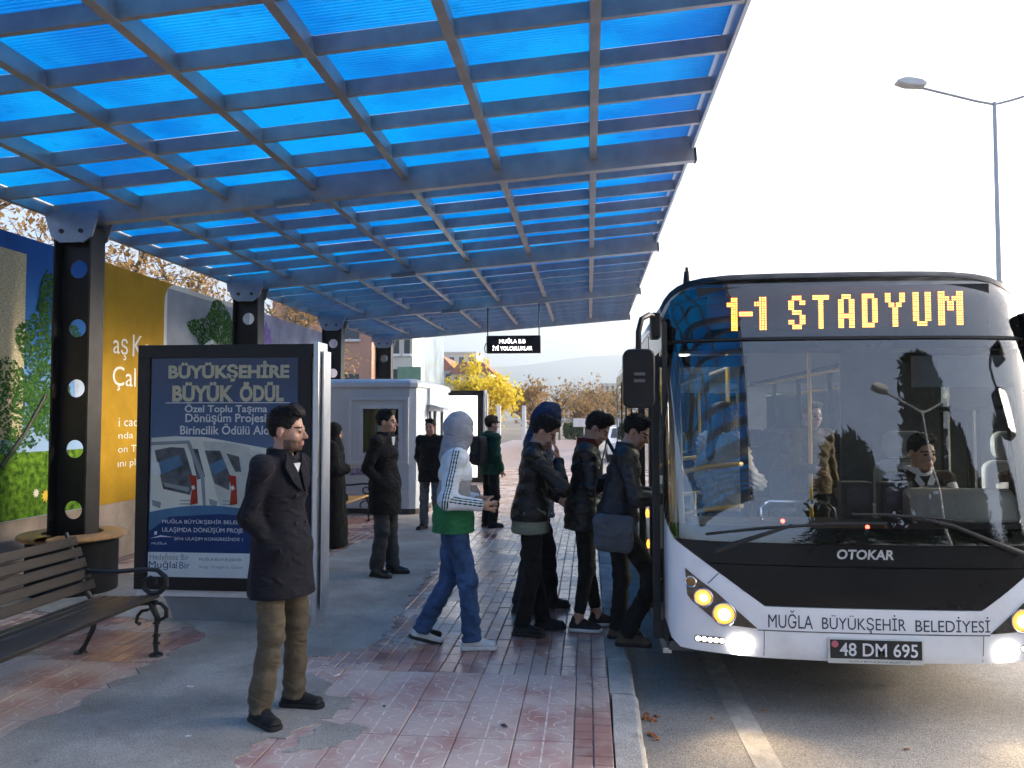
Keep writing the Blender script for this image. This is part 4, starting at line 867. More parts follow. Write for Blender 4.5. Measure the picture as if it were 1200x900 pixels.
# ================================================================== people (implicit surfaces)
class SDF:
    def __init__(s,lo,hi,h):
        s.lo=np.array(lo,float); s.h=h; s.n=np.ceil((np.array(hi)-s.lo)/h).astype(int)+1
        s.D=np.full(s.n,.5,np.float32)
    def sub(s,lo,hi,mar):
        a=np.clip(((np.array(lo)-mar-s.lo)/s.h).astype(int),0,s.n-1); b=np.clip(((np.array(hi)+mar-s.lo)/s.h).astype(int)+2,1,s.n)
        sl=tuple(slice(int(i),int(j)) for i,j in zip(a,b))
        ax=[s.lo[k]+s.h*np.arange(a[k],b[k]) for k in range(3)]
        X,Y,Z=np.meshgrid(*ax,indexing='ij',sparse=True); return sl,X,Y,Z
    def comb(s,sl,d,k,op='u'):
        a=s.D[sl]
        if op=='u':
            if k<=0: s.D[sl]=np.minimum(a,d); return
            hh=np.clip(.5+.5*(a-d)/k,0,1); s.D[sl]=a*(1-hh)+d*hh-k*hh*(1-hh)
        elif op=='s':
            d=-d
            if k<=0: s.D[sl]=np.maximum(a,d); return
            hh=np.clip(.5-.5*(a-d)/k,0,1); s.D[sl]=a*(1-hh)+d*hh+k*hh*(1-hh)
    def cone(s,a,b,ra,rb,k=.02,op='u',ratio=1.0,side=(1,0,0),flat=False):
        """tapered capsule; ratio<1 squeezes it at right angles to `side`"""
        a=np.array(a,float); b=np.array(b,float); m=max(ra,rb)
        sl,X,Y,Z=s.sub(np.minimum(a,b)-m,np.maximum(a,b)+m,.06)
        d=b-a; L2=d@d+1e-12; px,py,pz=X-a[0],Y-a[1],Z-a[2]
        tr=(px*d[0]+py*d[1]+pz*d[2])/L2; t=np.clip(tr,0,1)
        qx,qy,qz=px-d[0]*t,py-d[1]*t,pz-d[2]*t; r=ra+(rb-ra)*t
        if ratio!=1:
            sd=np.array(side,float); sd-=d*(sd@d)/L2; sd/=np.linalg.norm(sd)
            c=qx*sd[0]+qy*sd[1]+qz*sd[2]; rest=np.maximum(qx*qx+qy*qy+qz*qz-c*c,0)
            q=np.sqrt(c*c+rest/ratio**2); D=(q-r)*np.where(np.abs(c)>q*.7,1,ratio)
        else: D=np.sqrt(qx*qx+qy*qy+qz*qz)-r
        if flat: D=np.maximum(D,(tr-1)*math.sqrt(L2))
        s.comb(sl,D.astype(np.float32),k,op)
    def ell(s,c,r,Rm=None,k=.02,op='u'):
        if Rm is not None: r=np.array(r)*HSC
        c=np.array(c,float); r=np.array(r,float); m=r.max()
        sl,X,Y,Z=s.sub(c-m,c+m,.05)
        px,py,pz=X-c[0],Y-c[1],Z-c[2]
        if Rm is not None:
            M_=np.array(Rm).T; px,py,pz=(M_[0,0]*px+M_[0,1]*py+M_[0,2]*pz,M_[1,0]*px+M_[1,1]*py+M_[1,2]*pz,M_[2,0]*px+M_[2,1]*py+M_[2,2]*pz)
        q=np.sqrt((px/r[0])**2+(py/r[1])**2+(pz/r[2])**2)+1e-6; q2=np.sqrt((px/r[0]**2)**2+(py/r[1]**2)**2+(pz/r[2]**2)**2)+1e-6
        s.comb(sl,(q*(q-1)/q2).astype(np.float32),k,op)
    def plane(s,p,n):   # keep the side opposite to n
        X,Y,Z=np.meshgrid(*[s.lo[k]+s.h*np.arange(s.n[k]) for k in range(3)],indexing='ij',sparse=True); n=np.array(n,float); n/=np.linalg.norm(n)
        s.D=np.maximum(s.D,((X-p[0])*n[0]+(Y-p[1])*n[1]+(Z-p[2])*n[2]).astype(np.float32))
    def wrinkle(s,amp,fz=34,seed=0,fx=14):
        g=np.random.default_rng(seed); X,Y,Z=np.meshgrid(*[s.lo[k]+s.h*np.arange(s.n[k]) for k in range(3)],indexing='ij',sparse=True)
        W=0
        for _ in range(3):
            p=g.uniform(0,6,6); a=g.uniform(.5,1.3,3)*g.choice([-1,1],3)
            W=W+np.sin(fz*a[0]*Z+fx*a[1]*X+fx*.8*a[2]*Y+p[0]+1.6*np.sin(9*X+p[1])+1.6*np.sin(8*Y+p[2])+1.2*np.sin(7*Z+p[3]))
        W=1-np.abs(W)/1.5
        s.D=s.D+(amp*W).astype(np.float32)
    def stack(s,amp,seed):
        X,Y,Z=np.meshgrid(*[s.lo[k]+s.h*np.arange(s.n[k]) for k in range(3)],indexing='ij',sparse=True)
        e=np.exp(-np.maximum(Z-.10,0)/.09)+.3*np.exp(-((Z-.47)/.07)**2)
        s.D=s.D+(amp*e*np.sin(Z*95+9*X*(1+seed%3)+14*Y+seed+2*np.sin(16*X+11*Y))).astype(np.float32)
    def mesh(s):
        D=s.D; I=D<0
        nx,ny,nz=D.shape
        cs=np.zeros((nx-1,ny-1,nz-1),np.int8)
        for i in (0,1):
            for j in (0,1):
                for k in (0,1): cs+=I[i:nx-1+i,j:ny-1+j,k:nz-1+k]
        act=(cs>0)&(cs<8); idx=np.full(act.shape,-1,np.int64); c=np.argwhere(act); idx[act]=np.arange(len(c))
        P=np.zeros((len(c),3)); W=np.zeros(len(c))
        cor=[(i,j,k) for i in (0,1) for j in (0,1) for k in (0,1)]
        vals={q:D[c[:,0]+q[0],c[:,1]+q[1],c[:,2]+q[2]] for q in cor}
        for a in cor:
            for ax in range(3):
                if a[ax]: continue
                b=list(a); b[ax]=1; b=tuple(b); va,vb=vals[a],vals[b]; cr=(va<0)!=(vb<0); t=np.where(cr,va/(va-vb+1e-12),0)
                p=np.array(a,float)[None,:].repeat(len(c),0); p[:,ax]+=t; P+=p*cr[:,None]; W+=cr
        P=(P/W[:,None]+c)*s.h+s.lo
        F=[]
        for ax in range(3):
            u,v=[(1,2),(2,0),(0,1)][ax]
            sa=[slice(None)]*3; sb=[slice(None)]*3; sa[ax]=slice(0,-1); sb[ax]=slice(1,None)
            A=I[tuple(sa)]; B=I[tuple(sb)]; e=np.argwhere(A!=B)
            e=e[(e[:,u]>0)&(e[:,v]>0)&(e[:,u]<act.shape[u])&(e[:,v]<act.shape[v])]
            if not len(e): continue
            o=np.zeros(3,int); ou=o.copy(); ou[u]=1; ov=o.copy(); ov[v]=1
            g=lambda q:idx[q[:,0],q[:,1],q[:,2]]
            q=np.stack([g(e-ou-ov),g(e-ov),g(e),g(e-ou)],1)
            fl=~A[e[:,0],e[:,1],e[:,2]]; q[fl]=q[fl][:,::-1]; F.append(q)
        return P,np.concatenate(F)
def sdf_obj(S,name,mats,parent,mfn=None):
    P,F=S.mesh(); me=bpy.data.meshes.new(name)
    me.vertices.add(len(P)); me.vertices.foreach_set('co',P.astype(np.float32).ravel())
    me.loops.add(F.size); me.loops.foreach_set('vertex_index',F.ravel().astype(np.int32)); me.polygons.add(len(F))
    me.polygons.foreach_set('loop_start',np.arange(0,F.size,4,dtype=np.int32))
    try: me.polygons.foreach_set('loop_total',np.full(len(F),4,np.int32))
    except Exception: pass
    mats=mats if isinstance(mats,(list,tuple)) else [mats]
    for m in mats: me.materials.append(m)
    if mfn is not None: me.polygons.foreach_set('material_index',mfn(P[F].mean(1)).astype(np.int32))
    me.polygons.foreach_set('use_smooth',np.ones(len(F),bool)); me.update(calc_edges=True); me.validate()
    return link(name,me,parent)
skinm=M('skin',(.40,.23,.16),.5,0,.12,25,.08,200,spec=.4); eyem=M('eye_dark',(.03,.02,.018),.25); lipm=M('lips',(.33,.14,.11),.5); beardm=M('beard_shadow',(.13,.075,.05),.7,0,.3,60)
hair_k=M('hair_black',(.007,.006,.006),.6,0,.4,60,.8,150,stretch=(1,1,.3),spec=.2); hair_b=M('hair_brown',(.05,.026,.015),.45,0,.4,60,.6,120,stretch=(1,1,.3))
def folds(m,scale=11,strength=.55,dist=.03,st=(1,1,1.6)):
    t=m.node_tree; b=t.nodes['Principled BSDF']; tc=_n(t,'TexCoord'); mp=_n(t,'Mapping'); mp.inputs['Scale'].default_value=st; t.links.new(tc.outputs['Object'],mp.inputs[0])
    n=_n(t,'TexNoise'); n.noise_type='RIDGED_MULTIFRACTAL'; n.inputs['Scale'].default_value=scale; n.inputs['Detail'].default_value=3; n.inputs['Distortion'].default_value=.8; t.links.new(mp.outputs[0],n.inputs['Vector'])
    bp=_n(t,'Bump'); bp.inputs['Strength'].default_value=strength; bp.inputs['Distance'].default_value=dist; t.links.new(n.outputs[0],bp.inputs['Height'])
    old=b.inputs['Normal'].links
    if old: t.links.new(old[0].from_socket,bp.inputs['Normal'])
    t.links.new(bp.outputs[0],b.inputs['Normal']); return m
def cloth(name,c,rough=.85,bump=.25,sheen=.15,var=.15,vs=9): return folds(M(name,c,rough,0,var,vs,bump,220,spec=.2,sheen=min(sheen,.03)))
BASE=dict(ankR=(.095,-.03,.085),ankL=(-.095,-.03,.085),kneeR=(.1,.02,.50),kneeL=(-.1,.02,.50),hipR=(.09,0,.93),hipL=(-.09,0,.93),
 shR=(.18,-.015,1.42),shL=(-.18,-.015,1.42),elR=(.235,-.03,1.13),elL=(-.235,-.03,1.13),wrR=(.235,.07,.89),wrL=(-.235,.07,.89),pelvis=(0,0,.97),waist=(0,.0,1.10),chest=(0,.0,1.30),neck=(0,-.015,1.455),hp=(0,.005,1.545))
def rotx(p,c,a):
    y,z=p[1]-c[1],p[2]-c[2]; return (p[0],c[1]+y*math.cos(a)+z*math.sin(a),c[2]-y*math.sin(a)+z*math.cos(a))
HSC=1.05
class Person:
    def __init__(s,label,pos,heading,height=1.75,lean=0,head=(0,0),feet=(0,0),z=0,res=.0075,**J):
        s.J=dict(BASE); s.J.update({k:v for k,v in J.items() if k in BASE}); s.head=head; s.feet=feet; s.res=res; s.sc=height/1.75
        if lean:
            for k in ('waist','chest','neck','hp','shR','shL','elR','elL','wrR','wrL'):
                if k not in J: s.J[k]=rotx(s.J[k],s.J['pelvis'],lean*(.4 if k=='waist' else 1))
        s.lean=lean
        s.root=empty('person',(pos[0],pos[1],z),R(heading-90),label,'person'); s.root.scale=(s.sc,)*3
        s.H=1.0*np.array(Matrix.Rotation(head[0],3,'Z')@Matrix.Rotation(-head[1],3,'X'))
        A=np.array([v for v in s.J.values()]); s.lo=A.min(0)-.32; s.hi=A.max(0)+.32; s.lo[2]=-.02
    def hd(s,p): return tuple(np.array(s.J['hp'])+s.H@np.array(p)*HSC)
    def torso(s,S,g,k=.05,top=True,lo=True):
        J=s.J
        if lo: S.cone(J['pelvis'],J['waist'],.145+g,.132+g,k,ratio=.72)
        S.cone(J['waist'],J['chest'],.132+g,.158+g,k,ratio=.68)
        if top:
            S.cone(J['chest'],np.array(J['neck'])+np.array((0,0,-.07)),.155+g,.12+g,k,ratio=.62)
            S.cone(J['shL'],J['shR'],.058+g*.7,.058+g*.7,k)
            S.cone(np.array(J['neck'])+(0,.0,-.03),np.array(J['neck'])+(0,0,.01),.085+g*.5,.062+g*.4,k)
    def arm(s,S,sd,g,end=1.0,k=.03,flat=False):
        J=s.J; a,b,c=map(np.array,(J['sh'+sd],J['el'+sd],J['wr'+sd])); S.cone(a,b,.052+g,.043+g,k); S.cone(b,b+(c-b)*end,.043+g,.030+g*.95,k,flat=flat)
    def leg(s,S,sd,g,end=1.0,k=.04,g2=None,flat=False):
        J=s.J; a,b,c=map(np.array,(J['hip'+sd],J['knee'+sd],J['ank'+sd])); g2=g if g2 is None else g2
        S.cone(a,b,.082+g*.5,.058+g,k); S.cone(b,b+(c-b)*end,.054+g,.040+g2,k,flat=flat)
    def body(s,hands=(),mats=None,beard=False,skin=skinm,curl=.9,palm=None,socks=True):
        S=SDF(s.lo,s.hi,s.res); J=s.J; h=s.hd
        s.torso(S,0); 
        for sd in 'RL': s.arm(S,sd,0); s.leg(S,sd,0)
        for sd in 'RL':   # feet inside the shoes
            a=np.array(J['ank'+sd]); f=R(s.feet['RL'.index(sd)]); d=np.array((math.sin(f),math.cos(f),0)); S.cone(a+(0,0,-.02),a+d*.13+(0,0,-.05),.035,.025,.02)
        S.cone(J['neck'],h((0,.0,.02)),.056,.052,.03)
        S.ell(h((0,.0,.108)),(.074,.092,.098),s.H,.02); S.ell(h((0,.042,.055)),(.060,.060,.085),s.H,.02); S.cone(h((-.03,.055,-.0)),h((.03,.055,-.0)),.026,.026,.025)
        S.cone(h((0,.085,-.012)),h((0,.082,-.014)),.018,.018,.02)
        S.cone(h((-.036,.088,.098)),h((.036,.088,.098)),.0115,.0115,.012)
        for q in (-1,1):
            S.ell(h((q*.031,.108,.078)),(.015,.012,.011),s.H,.008,'s'); S.ell(h((q*.031,.089,.078)),(.0125,.0125,.0125),s.H,.002)
            S.ell(h((q*.043,.07,.045)),(.022,.022,.022),s.H,.015)
            S.ell(h((q*.076,-.004,.068)),(.008,.019,.03),s.H,.006)
        S.cone(h((0,.096,.088)),h((0,.121,.050)),.008,.0125,.01); S.cone(h((-.011,.108,.045)),h((.011,.108,.045)),.009,.009,.006)
        S.cone(h((-.018,.100,.020)),h((.018,.100,.020)),.0075,.0075,.006); S.cone(h((-.016,.098,.008)),h((.016,.098,.008)),.008,.008,.005)
        for sd in 'RL':
            el,wr=np.array(J['el'+sd]),np.array(J['wr'+sd]); d=(wr-el)/np.linalg.norm(wr-el)
            if palm and sd in palm: d=np.array(palm[sd][0],float); d/=np.linalg.norm(d); nrm=np.array(palm[sd][1],float)
            else: nrm=np.array((-1,.2,0)) if sd=='R' else np.array((1,.2,0))
            nrm=nrm-d*(nrm@d); nrm/=np.linalg.norm(nrm); ac=np.cross(d,nrm)*(1 if sd=='R' else -1)   # across, towards the thumb
            c=curl if not isinstance(curl,dict) else curl.get(sd,.6)
            S.cone(wr+d*.02-ac*.02,wr+d*.08-ac*.024,.016,.014,.015); S.cone(wr+d*.02+ac*.014,wr+d*.08+ac*.026,.016,.014,.02)
            if sd not in hands: continue
            for f,(o,l) in enumerate(((-.036,.062),(-.012,.078),(.012,.084),(.034,.074))):
                p=wr+d*.085+ac*o; ang=0
                for q,ll in enumerate((l*.45,l*.32,l*.26)):
                    ang+=c*(.7 if q==0 else .9); dd=d*math.cos(ang)+nrm*math.sin(ang); p2=p+dd*ll; S.cone(p,p2,.0095-.0008*q,.0088-.0008*q,.003); p=p2
            p=wr+d*.025+ac*.035; p2=p+(d*.6+ac*.75+nrm*.3)*.038; S.cone(p,p2,.0125,.0105,.008); S.cone(p2,p2+(d*.85+ac*.1+nrm*(.3+.4*c))*.036,.0105,.0085,.003)
        hp=np.array(J['hp']); H=s.H
        def mf(C):
            q=(C-hp)@H/HSC; m=np.zeros(len(C),int)
            ey=((np.abs(q[:,0])-.031)**2+((q[:,2]-.078)*1.5)**2<.0125**2)&(q[:,1]>.06); m[ey]=1
            br=(np.abs(np.abs(q[:,0])-.034)<.021)&(np.abs(q[:,2]-.101+ (np.abs(q[:,0])-.034)*.12)<.0042)&(q[:,1]>.06); m[br]=3
            if socks: m[C[:,2]<.24]=3
            lp=(np.abs(q[:,0])<.024)&(np.abs(q[:,2]-.013)<.011)&(q[:,1]>.09); m[lp]=2
            if beard:
                b=(q[:,2]<.03-.0*q[:,1])&(q[:,2]>-.05)&(q[:,1]>.012)&~lp; m[b&((np.abs(q[:,0])>.02)|(q[:,2]<.004)|(q[:,2]>.022))]=4
            return m
        return sdf_obj(S,'body',[skin,eyem,lipm,hair_k,beardm],s.root,mf)
    def hair(s,mat=hair_k,style='short',quiff=.0):
        h=s.hd; S=SDF(np.array(s.J['hp'])-(.2,.2,.45),np.array(s.J['hp'])+(.2,.2,.3),s.res*.8)
        S.ell(h((0,-.004,.113)),(.080,.098,.101),s.H,.01)
        if quiff: S.cone(h((-.045,.05,.19)),h((.045,.05,.19)),.026+quiff*.4,.026+quiff*.4,.03); S.cone(h((-.04,.08,.178)),h((.04,.08,.182)),.018,.018,.02)
        else: S.cone(h((-.045,.06,.185)),h((.045,.06,.185)),.028,.028,.025)
        if style=='long':
            for q in (-1,1): S.cone(h((q*.06,-.02,.12)),h((q*.075,-.03,-.16)),.05,.04,.03)
            S.cone(h((0,-.06,.12)),h((0,-.075,-.22)),.08,.07,.03)
        if style!='long': S.wrinkle(.004,90,3,90)
        else: S.wrinkle(.004,8,3,120)
        # clear the face and nape
        S.ell(h((0,.10,.045)),(.085,.072,.105),s.H,.012,'s')
        if style!='long':
            S.cone(h((0,.03,-.03)),h((0,-.09,-.035)),.075,.07,.01,'s')
            for q in (-1,1): S.ell(h((q*.088,.012,.052)),(.03,.036,.05),s.H,.008,'s')
        o=sdf_obj(S,'hair',mat,s.root); me=o.data; n=len(me.vertices); P=np.empty(n*3,np.float32); me.vertices.foreach_get('co',P); P=P.reshape(-1,3); N=np.empty(n*3,np.float32); me.vertices.foreach_get('normal',N); N=N.reshape(-1,3)
        g=np.random.default_rng(int(abs(s.J['hp'][1]*1e4))+5); sel=np.where((P-np.array(h((0,0,0))))@s.H[:,2]>(-.3 if style=='long' else .05))[0]; sel=g.choice(sel,min(len(sel),900 if s.res<.009 else 350))
        flow=s.H@np.array((0,-.5,.25)) if not quiff else s.H@np.array((.15,-.55,.5))
        if style=='long': flow=np.array((0,-.1,-1.))
        b=MB()
        for i in sel:
            p=P[i]; d=N[i]*g.uniform(.05,.3)+flow*g.uniform(.6,1.3)+g.normal(0,.18,3); d/=np.linalg.norm(d); L=g.uniform(.009,.02) if style!='long' else g.uniform(.03,.06); sd=np.cross(d,N[i]); sd/=np.linalg.norm(sd)+1e-6; w_=.0022; m_=p+d*L*.55+N[i]*.003; e_=p+d*L-N[i]*.002
            b.add([p-sd*w_-N[i]*.003,p+sd*w_-N[i]*.003,m_+sd*w_*.8,m_-sd*w_*.8,e_],[(0,1,2,3),(3,2,4)])
        k=b.build('hair_strands',mat,o); k['kind']='stuff'
        return o
    def trousers(s,mat,g=.022,hem=.93,gw=None,name='trousers',seed=1,amp=.005,flare=None):
        S=SDF(s.lo,s.hi,max(s.res*1.25,.009)); J=s.J
        S.cone(J['pelvis'],np.array(J['waist']),.148+g*.5,.135+g*.5,.04,ratio=.74)
        for sd in 'RL': s.leg(S,sd,g,hem,.03,g+.012 if flare is None else flare,True)
        S.wrinkle(amp*1.5,26,seed,10); S.stack(amp*.8,seed); w=np.array(J['waist']); S.plane(w,w-np.array(J['pelvis']))
        return sdf_obj(S,name,mat,s.root)
    def shoe(s,sd,mat,sole=None,lift=0,extra=None):
        a=np.array(s.J['ank'+sd]); f=R(s.feet['RL'.index(sd)]); d=np.array((math.sin(f),math.cos(f),0)); sx=np.array((math.cos(f),-math.sin(f),0))
        up=np.array((0,0,1.)); 
        if lift: d2=d*math.cos(lift)-up*math.sin(lift); up=up*math.cos(lift)+d*math.sin(lift); d=d2
        S=SDF(a-(.28,.28,.22),a+(.28,.28,.16),.0065); b=a-up*.05
        S.cone(b-d*.045,b+d*.15,.040,.042,.02,ratio=.75,side=sx); S.cone(b+d*.02+up*.035,b+d*.10+up*.005,.04,.034,.02); S.cone(b-d*.03+up*.01,b-d*.02+up*.055,.037,.037,.02)
        p=b-up*.034; S.plane(p,-up)
        o=sdf_obj(S,'shoe',mat,s.root)
        if sole is not None:
            S=SDF(a-(.28,.28,.25),a+(.28,.28,.16),.006); S.cone(b-d*.05-up*.02,b+d*.155-up*.02,.045,.047,0,ratio=.8,side=sx); S.plane(b-up*.006,up); S.plane(b-up*.034,-up); sdf_obj(S,'sole',sole,o)
        return o
    def top(s,mats,g=.028,hem=.86,arms=('R','L'),name='jacket',collar=.03,amp=.006,seed=2,skirt=.016,mfn=None,end=.97,res=None,hood=False,fz=30,collar_h=.05):
        S=SDF(s.lo,s.hi,res or max(s.res*1.2,.009)); J=s.J
        s.torso(S,g,.045,lo=False); pe=np.array(J['pelvis']); wa=np.array(J['waist'])
        S.cone(wa,pe,.134+g,.152+g+skirt*.6,.05,ratio=.78); S.cone(pe,(pe[0],pe[1],min(hem,.9)-.06),.152+g+skirt*.6,.165+g+skirt,.05,ratio=.8)
        for sd in arms: s.arm(S,sd,g*.62,end,.03,True)
        if amp: S.wrinkle(amp,fz,seed,13)
        if collar: S.cone(np.array(J['neck'])+(0,.0,-.04),np.array(s.hd((0,-.012,.0)))*.6+np.array(J['neck'])*.4+(0,0,collar_h*.3),.076+collar*.3,.07+collar*.35,.012,flat=True)
        S.plane((0,0,hem),(0,0,-1))
        if collar: S.cone(np.array(J['neck'])+(0,.03,.02),np.array(s.hd((0,.04,.06))),.046,.07,.006,'s')
        return sdf_obj(S,name,mats,s.root,mfn)
    def hood(s,mat,name='hood',g=0,point=0):
        h=s.hd; S=SDF(np.array(s.J['hp'])-(.25,.25,.3),np.array(s.J['hp'])+(.25,.25,.35),s.res)
        S.ell(h((0,-.005,.105)),(.1+g,.125+g,.125+g),s.H,.02); S.cone(h((0,-.02,.1)),np.array(s.J['neck'])+(0,-.02,-.02),.098+g,.11+g,.04); S.ell(h((0,.04,.03)),(.082+g,.08+g,.1),s.H,.03)
        if point: S.cone(h((0,-.05,.19)),h((0,.02,.215)),.05,.05,.04)
        S.wrinkle(.004,22,4,16); S.ell(h((0,.135,.06)),(.062,.08,.092),s.H,.012,'s'); S.ell(h((0,.06,.07)),(.066,.08,.09),s.H,.01,'s')
        return sdf_obj(S,name,mat,s.root)
def P3(x): return tuple(x)
c_navycoat=cloth('coat_navy_black',(.008,.008,.013)); c_olive=cloth('olive_twill',(.088,.071,.047),.8,.3); c_black=cloth('cloth_black',(.007,.007,.008)); c_shoeblk=cloth('shoe_black',(.013,.013,.014),.6,.1); c_soleblk=cloth('sole_black',(.02,.02,.021),.7,.05)
c_shirt=cloth('shirt_white',(.6,.6,.62),.8,.1); c_greytr=cloth('trousers_grey',(.045,.044,.047)); c_jeangrey=cloth('jeans_grey',(.12,.125,.135),.9,.4,.1,.3); c_jeans=cloth('jeans_blue',(.035,.075,.17),.9,.4,.1,.45,5); c_white=cloth('jacket_white',(.62,.66,.70),.75,.12,.1,.05); c_green=cloth('jacket_green',(.02,.15,.055),.75,.12); c_greyband=cloth('jacket_grey',(.33,.34,.35),.75,.12); c_hoodgrey=cloth('hood_grey',(.30,.31,.34),.85,.25,.2,.12); c_stripe=cloth('stripe_green',(.01,.07,.045),.7,.1)
c_navy=cloth('navy_jacket',(.012,.022,.065),.7,.2); c_navytr=cloth('navy_trousers',(.012,.014,.022)); c_leather=folds(M('leather_black',(.007,.007,.008),.42,0,.3,14,.35,120,spec=.35,rvar=.12),12,.7); c_palegreen=cloth('shirt_pale_green',(.2,.23,.17),.85,.2); c_maroon=cloth('knit_maroon',(.10,.012,.014)); c_blkjkt=folds(M('jacket_black_shell',(.007,.007,.008),.5,0,.3,14,.2,120,spec=.4),12,.6)
c_slate=folds(M('jacket_slate',(.011,.013,.019),.5,0,.3,14,.2,120,spec=.4),12,.6); c_boot=cloth('boot_brown',(.075,.055,.038),.7,.2); c_solew=cloth('sole_white',(.55,.55,.53),.6,.05); c_forest=cloth('jacket_forest',(.014,.06,.035)); c_abaya=cloth('robe_black',(.0055,.0055,.006),.9,.15,.05); c_vest=cloth('vest_brown',(.03,.017,.012)); c_fur=M('fur_white',(.68,.63,.58),.9,0,.12,30,.9,140,sheen=.5); c_brown=cloth('jacket_brown',(.09,.06,.03)); c_sneakw=cloth('sneaker_white',(.5,.52,.52),.6,.1); c_bag=cloth('bag_grey',(.07,.085,.105),.8,.4,.2); c_sn=cloth('sneaker_mark',(.03,.04,.08))
def button(p,pos,r=.012):
    m=MB(); m.lathe([(0,-.006),(r,-.004),(r,.0),(0,.004)],10); m.build('button',c_soleblk,p.root,loc=pos,rot=(R(90),0,0))
# --- coated man by the light box
p=Person('man in dark double breasted coat and olive trousers standing before the light box',(-1.73,4.38),-13,1.71,0,(R(15),.06),(24,-10),res=.0065,
  ankR=(.15,-.03,.085),ankL=(-.13,-.0,.085),kneeR=(.12,.015,.5),kneeL=(-.11,.03,.5),elR=(.222,-.07,1.15),wrR=(.14,.045,.95),elL=(-.222,-.07,1.15),wrL=(-.14,.045,.95))
p.body(beard=True); p.hair(hair_k,'short',.02)
p.top(c_navycoat,.022,.69,collar=.045,skirt=.04,amp=.010,fz=20,name='coat',seed=31); p.trousers(c_olive,.018,1.04,amp=.006)
for sd in 'RL': p.shoe(sd,c_shoeblk,c_soleblk)
for z in (1.26,1.1,.95,.8):
    for x in (-.045,.05): button(p,(x,.128 if z>1.0 else .142,z))
m=MB(); m.box((.168,.075,.93),(.012,.15,.045),Matrix.Rotation(-.55,3,'Z')@Matrix.Rotation(.5,3,'X')); m.build('pocket_flap',c_navycoat,p.root,bevel=.004)
m=MB(); m.prism([(-.035,1.44),(.03,1.44),(.0,1.36)],fXZ,.085,.095); m.build('shirt_collar',c_shirt,p.root)
for s in (-1,1):
    m=MB(); m.add([(s*.012,.145,1.28),(s*.02,.11,1.40),(s*.075,.075,1.50),(s*.115,.095,1.42),(s*.085,.135,1.33)],[(0,1,2,3,4)]); o=m.build('lapel',c_navycoat,p.root); q=o.modifiers.new('s','SOLIDIFY'); q.thickness=.012
# --- man in long black coat
p=Person('man in long black coat and grey trousers standing by the kiosk window',(-2.16,8.3),-12,1.74,0,(R(8),.02),(12,-14),res=.0085,ankR=(.12,-.03,.085),ankL=(-.11,.04,.085),elR=(.235,-.09,1.15),wrR=(.145,.03,.95),elL=(-.235,-.05,1.14),wrL=(-.145,.03,.95))
p.body(); p.hair(); p.top(c_black,.026,.66,collar=.04,skirt=.03,name='coat',fz=18); p.trousers(c_greytr,.026,1.04)
for sd in 'RL': p.shoe(sd,M('shoe_polished',(.012,.012,.012),.25),c_soleblk)
m=MB(); m.prism([(-.04,1.47),(.04,1.47),(.0,1.33)],fXZ,.088,.1); m.build('shirt_collar',c_shirt,p.root)
# --- man facing the camera
p=Person('man in short black jacket and grey jeans facing the camera beside the kiosk',(-2.36,11.75),-98,1.64,0,(0.05,.08),(14,-14),res=.01,ankR=(.12,-.03,.085),ankL=(-.12,-.03,.085),elR=(.24,-.08,1.15),wrR=(.14,.03,.97),elL=(-.24,-.08,1.15),wrL=(-.14,.03,.97))
p.body(); p.hair(); p.top(c_black,.034,.76,collar=.04,fz=24); p.trousers(c_jeangrey,.02,1.04)
for sd in 'RL': p.shoe(sd,c_shoeblk,c_soleblk)
# --- white and green track jacket
p=Person('person in white and green striped jacket with grey hood up and blue jeans',(-.99,5.78),14,1.69,.05,(R(28),.12),(6,-6),res=.0065,
  ankR=(.10,.13,.085),ankL=(-.10,-.23,.115),kneeR=(.10,.10,.50),kneeL=(-.10,-.02,.50),elR=(.29,-.07,1.12),wrR=(.235,.20,1.08),elL=(-.27,-.02,1.12),wrL=(-.2,.22,1.08))
p.body(hands=('R',),curl=1.15)
def track(C,J=p.J):
    m=np.where(C[:,2]<1.10,1,np.where(C[:,2]<1.255,2,0))
    for sd,s_ in (('R',1),('L',-1)):
        a,b,c=map(np.array,(J['sh'+sd],J['el'+sd],J['wr'+sd]))
        best=np.full(len(C),9.); lat=np.zeros(len(C)); outw=np.zeros(len(C))
        for u,v in ((a,b),(b,c)):
            d=v-u; t=np.clip(((C-u)@d)/(d@d),0,1); q=C-u-t[:,None]*d; L=np.linalg.norm(q,axis=1); dn=d/np.linalg.norm(d)
            o=np.array((s_,-.25 if u is a else .0,.15 if u is a else .35)); o=o-dn*(o@dn); o/=np.linalg.norm(o); w_=np.cross(dn,o); k=L<best; best=np.where(k,L,best); lat=np.where(k,q@w_,lat); outw=np.where(k,q@o,outw)
        ax=np.abs(C[:,0]); isarm=(best<.085)&(C[:,0]*s_>.168); m[isarm]=0
        st=isarm&(outw>0)&((np.abs(lat)<.0045)|(np.abs(np.abs(lat)-.019)<.0045)); m[st]=3
    return m
p.top([c_white,c_green,c_greyband,c_stripe],.03,.865,collar=.04,mfn=track,amp=.006,fz=26,res=.0062); p.hood(c_hoodgrey,g=-.008)
p.trousers(c_jeans,.022,1.06,amp=.007,seed=5)
for sd,l in (('R',0),('L',.30)):
    o=p.shoe(sd,c_sneakw,c_soleblk if sd=='L' else c_solew,lift=l); a=p.J['ank'+sd]
    m=MB()
    for q in (-1,1):
        x=a[0]+.0425*q
        for k in (0,.028): m.prism([(a[1]+.03+k,a[2]-.07),(a[1]+.042+k,a[2]-.07),(a[1]+.062+k,a[2]-.03),(a[1]+.05+k,a[2]-.03)],fYZ,x-.002,x+.002)
    if sd=='R': m.build('shoe_mark',c_sn,o)
